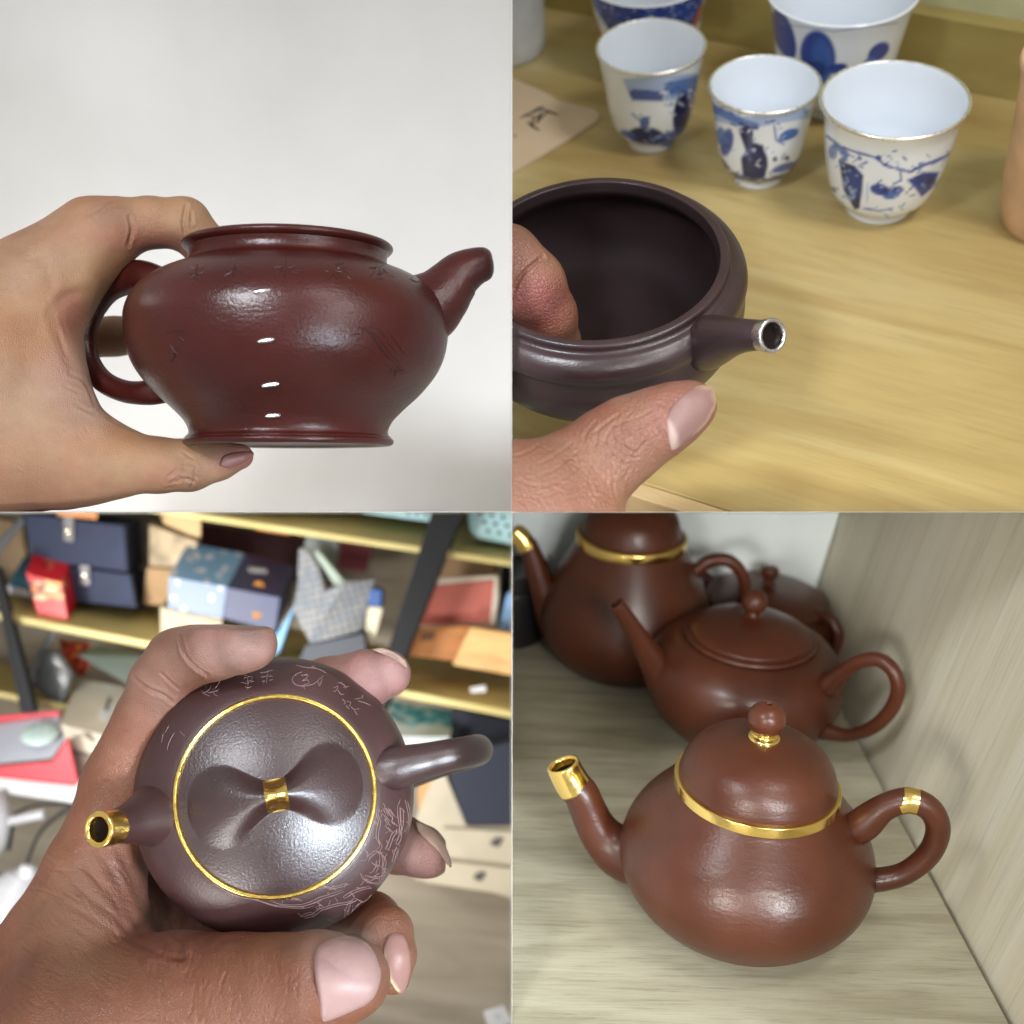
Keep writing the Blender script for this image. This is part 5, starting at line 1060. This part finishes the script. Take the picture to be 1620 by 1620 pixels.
for k in range(8): cr3.append(([(592+k*2, 1456+k*4), (604+k*1.5, 1452+k*4), (616, 1456+k*4)], 1.8, 0.0002))
DK3 = 0.285; base3 = tuple(DK3*c for c in srgb(188, 120, 82))
sh3 = [('e', 370, 1020, 80, 50, 0, srgb(216, 172, 158), 0.6, 0.85), ('e', 395, 1000, 24, 14, 20, srgb(130, 112, 108), 0.9, 0.55), ('e', 250, 1080, 60, 60, 0, srgb(212, 166, 146), 0.6, 0.7), ('e', 200, 1180, 50, 60, 20, srgb(204, 140, 112), 0.6, 0.6), ('e', 590, 1070, 80, 50, 0, srgb(232, 180, 176), 0.5, 0.9), ('e', 670, 1350, 50, 50, 0, srgb(226, 180, 172), 0.5, 0.9),
       ('e', 250, 1440, 90, 80, 40, srgb(168, 104, 90), 0.5, 0.6), ('e', 340, 1450, 60, 60, 0, srgb(176, 108, 92), 0.5, 0.5), ('e', 120, 1460, 80, 100, 30, srgb(186, 136, 104), 0.7, 0.6), ('e', 540, 1500, 70, 50, 0, srgb(206, 164, 146), 0.6, 0.7), ('e', 620, 1500, 40, 50, 0, srgb(204, 150, 124), 0.5, 0.6), ('e', 430, 1590, 80, 60, 0, srgb(176, 112, 84), 0.7, 0.6), ('e', 555, 1478, 40, 10, 10, srgb(226, 204, 184), 0.6, 0.6)]
sh3 = [(q[0], *q[1:6], tuple((DK3*1.2 if q[1] in (370, 250, 200, 590, 670) else DK3)*c for c in q[6]), *q[7:]) for q in sh3]  # index and fingertip patches painted brighter, standing in for light from above
h3 = hand('hand', g3, m_skin3, (-0.222, 0.41, -0.215), (-0.028, 0.60, -0.045), voxel=0.00115, creases=cr3, base=base3, shapes=sh3)
tag(h3, 'tanned hand holding the purple teapot from below, four fingertips and thumb showing', 'hand')
nail(h3, [(497, 1508), (503, 1496), (520, 1485), (545, 1478), (568, 1481), (588, 1497), (600, 1522), (602, 1548), (594, 1574), (576, 1592), (548, 1606), (515, 1618), (507, 1612), (504, 1580), (498, 1540)], m_nail, h3, base=tuple(.36*c for c in srgb(226, 180, 174)), lift=0.0010, dome=0.0022,
     shapes=[('e', 508, 1568, 16, 46, -12, srgb(172, 162, 160), 0.4, 0.9), ('l', [(530, 1476), (568, 1480), (590, 1497), (602, 1524), (603, 1550), (594, 1576), (574, 1594), (530, 1612)], 5, srgb(168, 160, 132), 3.5, 0.85)])
nail(h3, [(607, 1492), (614, 1478), (626, 1474), (640, 1482), (648, 1504), (650, 1530), (645, 1556), (637, 1572), (628, 1570), (616, 1552), (607, 1525)], m_nail, h3, base=tuple(.36*c for c in srgb(216, 160, 148)), lift=0.0008, dome=0.0012,
     shapes=[('l', [(606, 1500), (608, 1525), (616, 1550), (630, 1571)], 3.5, srgb(182, 172, 136), 2, 0.9)], depth_at=0.49)
nail(h3, [(657, 1300), (664, 1300), (684, 1312), (702, 1334), (713, 1360), (714, 1372), (708, 1368), (694, 1348), (676, 1330), (660, 1314)], m_nail, h3, base=tuple(.5*c for c in srgb(206, 174, 156)), lift=0.0012, dome=0.0004, flat=True)
nail(h3, [(588, 1027), (604, 1025), (624, 1032), (640, 1044), (645, 1056), (640, 1054), (624, 1042), (604, 1034)], m_nail, h3, base=tuple(.5*c for c in srgb(214, 180, 164)), lift=0.0008, dome=0.0003, flat=True)
finish(-1, -1)

# ================================================================== 4: brown clay teapots on a pale wooden shelf
begin()
n4 = -Vector(((512-810)/F, 1, -(5750-810)/F)).normalized()
P0 = W(1165, 1445, 0.535)
t4 = (W(745, 35, 1)); t4 = (t4-n4*t4.dot(n4)).normalized()
x4 = t4.cross(n4).normalized()
fp = lambda x, y: on_plane(x, y, n4, P0)
m_lam = wood('pale_oak_laminate', srgb(146, 139, 116), srgb(168, 162, 140), srgb(184, 179, 158), scale=(9, 70, 9), rough=0.45, fine=0.16, dist=0.7, dash=0.20)
Mf = frame(fp(1215, 1400), n4, x4)
cr = fp(1602, 1625)                       # a point of the floor's right edge, the edge runs along t4
Li = Mf.inverted()
xr = (Li @ cr).x
fl = mesh('shelf_board', [(-0.5, -0.35, 0), (xr-0.0006, -0.35, 0), (xr-0.0006, 0.42, 0), (-0.5, 0.42, 0), (-0.5, -0.35, -0.016), (xr-0.0006, -0.35, -0.016), (xr-0.0006, 0.42, -0.016), (-0.5, 0.42, -0.016)], box_faces(), m_lam, smooth=False)
fix_normals(fl.data); fl.matrix_world = Mf; tag(fl, kind='structure'); bevel(fl, 0.0006)
# side panel: local X up along the slanting grain
m_side = wood('pale_oak_side', srgb(206, 199, 174), srgb(219, 212, 190), srgb(227, 222, 204), scale=(3, 60, 3), rough=0.5, fine=0.10, dist=0.6, dash=0.15)
pr = Mf @ Vector((xr, 0, 0))
a = on_plane(1610, 815, x4, pr); b = on_plane(1490, 1085, x4, pr)
gx = (a-b).normalized()
th = math.radians(8); xo = (x4*math.cos(th)-n4*math.sin(th)).normalized(); up4 = t4.cross(xo); up4 = up4 if up4.dot(n4) > 0 else -up4
a = on_plane(1610, 815, xo, pr); b = on_plane(1490, 1085, xo, pr); gx = (a-b).normalized()
Ms = frame(pr, -xo, gx); Si = Ms.inverted()
def sp(v): return Si @ v
cs = [pr-t4*0.35, pr+t4*0.42, pr+t4*0.42+up4*0.5, pr-t4*0.35+up4*0.5]
cs = [c-n4*0.016 if i < 2 else c for i, c in enumerate(cs)]
V = [sp(c) for c in cs]+[sp(c+xo*0.016) for c in cs]
sd = mesh('side_panel', V, box_faces(), m_side, smooth=False); fix_normals(sd.data); sd.matrix_world = Ms; tag(sd, kind='structure')
# back panel
cb = fp(1268, 1002); yb = (Li @ cb).y
m_back = simple('pale_back_panel', srgb(226, 234, 234), 0.55, var=0.03)
bk = mesh('back_panel', [(-0.5, yb, -0.01), (xr-0.001, yb, -0.01), (xr+0.07, yb, 0.5), (-0.5, yb, 0.5), (-0.5, yb+0.01, -0.01), (xr-0.001, yb+0.01, -0.01), (xr+0.07, yb+0.01, 0.5), (-0.5, yb+0.01, 0.5)], box_faces(), m_back, smooth=False)
fix_normals(bk.data); bk.matrix_world = Mf; tag(bk, kind='structure')

mc4 = clay('brown_clay', srgb(70, 34, 19), rough=0.35, bump=0.20, scale=900, speck=0.22, big=0.13, bigscale=230, coat=0.10, spec=0.4)
mc4s = clay('smooth_brown_clay', srgb(77, 37, 21), rough=0.34, bump=0.08, scale=700, big=0.0, coat=0.08, spec=0.4)
m_gold = metal('polished_gold', (0.90, 0.64, 0.20), 0.20, 0.12)
m_hole = simple('dark_inside', (0.02, 0.012, 0.01), 0.8)

def stand(px, py, yaw=0.0, tilt=0.0):
    """frame with its origin on the shelf board under picture point px,py; X to the right of the viewer"""
    o = fp(px, py); vx = Vector(o).normalized()
    xx = vx.cross(n4).normalized()
    M = frame(o, n4, xx)
    return M @ Matrix.Rotation(math.radians(yaw), 4, 'Z') @ Matrix.Rotation(math.radians(tilt), 4, 'Y')

# --- front pot
A = stand(1166, 1447); uA = 0.965*A.translation.y/F
pA = root('teapot', A, 'front brown clay teapot with gold lid rim, gold spout tip and gold handle band', 'teapot')
lathe('body', [(0, 2), (90, 2), (105, 0), (118, 4), (134, 14), (163, 38), (190, 72), (202, 108), (198, 146), (182, 180), (157, 211), (137, 233), (127, 245), (122, 245), (116, 236)], mc4, pA, 144, 6, uA)
LA = lambda x, y, yy=0.0: local_on(A, x, y, yy)
# lid with its gold rim, collar and knob
lathe('lid', [(120, 249), (123, 262), (121, 274), (113, 294), (97, 313), (73, 326), (46, 333), (24, 336), (10, 337), (0, 337)], mc4, pA, 128, 6, uA)
lathe('gold_rim', [(122, 244), (128.5, 244.5), (129.5, 247), (129.2, 259), (128, 261.5), (122, 262)], m_gold, pA, 128, 4, uA)
lathe('gold_collar', [(25, 335), (24, 340), (19, 343), (18, 346), (20, 350), (18, 352)], m_gold, pA, 64, 4, uA)
lathe('knob', [(8, 346), (18, 349), (26, 358), (29, 370), (26, 383), (18, 392), (9, 396), (5, 396.5), (4, 393), (3.5, 386), (0, 385)], mc4s, pA, 64, 5, uA)
tube('spout', [LA(1022, 1352), LA(1000, 1350), LA(978, 1343), LA(958, 1328), LA(942, 1306), LA(930, 1280), LA(920, 1257), LA(911, 1246)], [k*uA for k in (46, 50, 45, 37, 32.5, 30, 29, 28.5)], mc4, pA, segs=40)
tube('gold_spout_tip', [LA(911, 1248), LA(903, 1235), LA(896, 1222), LA(891, 1210)], [k*uA for k in (29.2, 29, 28, 27.5)], m_gold, pA, segs=48, sub=6, inner=0.76)
dA_ = (LA(891, 1210)-LA(898, 1226)).normalized()
plug('spout_hole', A @ (LA(891, 1210)-dA_*0.003), A.to_3x3() @ dA_, 27*uA*0.76, m_dark0, pA, A.inverted())
hp = [(1345, 1318), (1368, 1302), (1400, 1277), (1438, 1266), (1471, 1280), (1484, 1312), (1470, 1350), (1434, 1380), (1395, 1391), (1350, 1393)]
hr = [34, 25, 20, 19, 19, 18.5, 18, 17.5, 18, 27]
tube('handle', [LA(*p) for p in hp], [k*uA for k in (24, 26, 20.5, 19.5, 19, 18.5, 18, 17.5, 18.5, 22)], mc4, pA, segs=32)
tube('gold_handle_band', [LA(1424, 1268.6), LA(1438, 1266.2), LA(1452, 1269)], [k*uA for k in (19.8, 20.0, 19.8)], m_gold, pA, segs=32, sub=5, cap=False)
tag(COL.objects['gold_handle_band'])

# --- second pot, plain
Bm = stand(1166, 1150, yaw=-28); uB = Bm.translation.y/F
pB = root('teapot', Bm, 'plain squat brown clay teapot with flat lid and ball knob, second from the front', 'teapot')
lathe('body', [(0, 2), (80, 2), (90, 0), (105, 8), (130, 30), (147, 60), (153, 92), (147, 122), (130, 144), (114, 155), (104, 158), (98, 157)], mc4s, pB, 128, 6, uB)
lathe('lid', [(94, 156), (99, 157), (101, 160), (99, 164), (95, 165), (92, 166), (93, 169), (89, 173), (72, 182), (45, 190), (22, 194), (12, 197), (9, 203), (9, 206), (0, 207)], mc4s, pB, 128, 5, uB)
lathe('knob', [(8, 202), (13, 205), (18, 212), (19, 220), (16, 230), (9, 237), (0, 239)], mc4s, pB, 48, 5, uB)
LB = lambda x, y, yy=0.0: local_on(Bm, x, y, yy)
B0 = stand(1166, 1150, yaw=24); LS = lambda x, y: Bm.inverted() @ (B0 @ local_on(B0, x, y))
tube('spout', [LS(1066, 1085), LS(1044, 1060), LS(1024, 1030), LS(1005, 1000), LS(989, 975), LS(975, 955)], [k*uB for k in (40, 27, 19, 15, 13, 12)], mc4s, pB, segs=28, inner=0.65)
tube('handle', [LB(1308, 1085), LB(1330, 1066), LB(1356, 1048), (LB(1388, 1043)), LB(1412, 1060), LB(1421, 1090), LB(1408, 1125), LB(1378, 1152), LB(1340, 1163), LB(1300, 1155)], [k*uB for k in (20, 13, 11, 10.5, 10.5, 10.5, 10.5, 10, 10, 14)], mc4s, pB, segs=24)

# --- tall pot with gold, behind on the left
Cm = stand(985, 1046, tilt=-1.5); uC = Cm.translation.y/F
pC = root('teapot', Cm, 'tall pear shaped brown teapot with a gold ring, behind on the left', 'teapot')
lathe('body', [(0, 2), (70, 2), (82, 0), (100, 12), (124, 40), (133, 75), (128, 108), (114, 142), (99, 172), (86, 196), (80, 206), (76, 207)], mc4s, pC, 112, 6, uC)
lathe('lid', [(75, 206), (77, 217), (74, 232), (66, 250), (52, 264), (34, 273), (16, 277), (0, 278)], mc4s, pC, 96, 6, uC)
lathe('gold_ring', [(79, 201), (84, 203), (85, 211), (84, 217), (79, 219)], m_gold, pC, 96, 4, uC)
LC = lambda x, y, yy=0.0: local_on(Cm, x, y, yy)
tube('spout', [LC(905, 1000), LC(880, 978), LC(864, 945), LC(850, 905), LC(838, 868), LC(832, 858)], [k*uC for k in (44, 32, 24, 19, 15, 14.5)], mc4s, pC, segs=28)
tube('gold_spout_tip', [LC(836, 867), LC(826, 852), LC(814, 840)], [k*uC for k in (16, 15.5, 14)], m_gold, pC, segs=28, inner=0.75)
tube('handle', [LC(1085, 930), LC(1100, 905), LC(1125, 887), LC(1152, 887), LC(1172, 905), LC(1178, 935), LC(1160, 970), LC(1110, 985)], [k*uC for k in (16, 11, 10, 10, 9.5, 9.5, 9.5, 12)], mc4s, pC, segs=24)

# --- low pot at the back by the side panel
Dm = stand(1200, 1030, yaw=-25); uD = Dm.translation.y/F
pD = root('teapot', Dm, 'low brown teapot with cylinder knob, farthest back by the side panel', 'teapot')
lathe('body', [(0, 2), (70, 2), (86, 6), (104, 28), (112, 52), (108, 74), (98, 86), (90, 88)], mc4s, pD, 96, 6, uD)
lathe('lid', [(88, 87), (95, 88), (97, 92), (93, 97), (72, 108), (40, 116), (12, 119), (9, 124), (0, 125)], mc4s, pD, 96, 5, uD)
lathe('knob', [(8, 118), (9, 126), (13, 132), (14, 141), (10, 146), (0, 147)], mc4s, pD, 40, 4, uD)
LD = lambda x, y, yy=0.0: local_on(Dm, x, y, yy)
tube('spout', [LD(1130, 948), LD(1115, 920), LD(1102, 895), LD(1094, 872)], [k*uD for k in (26, 18, 14, 12)], mc4s, pD, segs=24, inner=0.65)
tube('handle', [LD(1270, 985), LD(1290, 972), LD(1310, 978), LD(1324, 1000), LD(1322, 1025), LD(1305, 1042), LD(1280, 1045)], [k*uD for k in (14, 10, 9, 9, 9, 9, 12)], mc4s, pD, segs=20)

# --- crumpled clear film bag and a dark tin in the back left corner
mg, nt, bb = newmat('clear_film'); bb.inputs['Base Color'].default_value = (0.75, 0.74, 0.72, 1); bb.inputs['Transmission Weight'].default_value = 0.65; bb.inputs['Roughness'].default_value = 0.12; bb.inputs['IOR'].default_value = 1.3
Gm = stand(872, 965); uG = Gm.translation.y/F
def crumple(V):
    rs = np.random.RandomState(3); out = V.copy(); 
    a = np.arctan2(V[:, 1], V[:, 0]); z = V[:, 2]/uG
    k = 1+0.10*np.sin(a*7+z*0.07)+0.07*np.sin(a*13-z*0.12)+0.05*np.sin(a*23+z*0.31)
    out[:, 0] *= k; out[:, 1] *= k; return out
gb = lathe('plastic_bag', [(0, 0), (30, 0), (44, 20), (48, 60), (46, 110), (42, 160), (30, 200), (8, 225)], mg, None, 90, 8, uG, fn=crumple)
gb.matrix_world = Gm; tag(gb, 'crumpled clear plastic bag standing behind the tall teapot in the back left', 'bag')
Tm = stand(800, 1000); uT = Tm.translation.y/F
m_black = simple('black_lacquer', srgb(34, 32, 34), 0.35)
tn = lathe('tea_tin', [(0, 0), (56, 0), (58, 3), (58, 86), (56, 89), (56, 92), (58, 95), (58, 116), (55, 120), (0, 121)], m_black, None, 64, 3, uT)
tn.matrix_world = Tm; tag(tn, 'black round tea tin behind the spout of the tall teapot, cut by the left edge', 'tin')
for rt_ in (pA, pB, pC, pD):
    k = {c.name.split('.')[0]: c for c in rt_.children}
    for a, b in (('knob', 'lid'), ('gold_rim', 'lid'), ('gold_collar', 'lid'), ('gold_spout_tip', 'spout'), ('spout_hole', 'spout'), ('gold_handle_band', 'handle')):
        if a in k and b in k: under_part(k[a], k[b])
finish(1, -1)
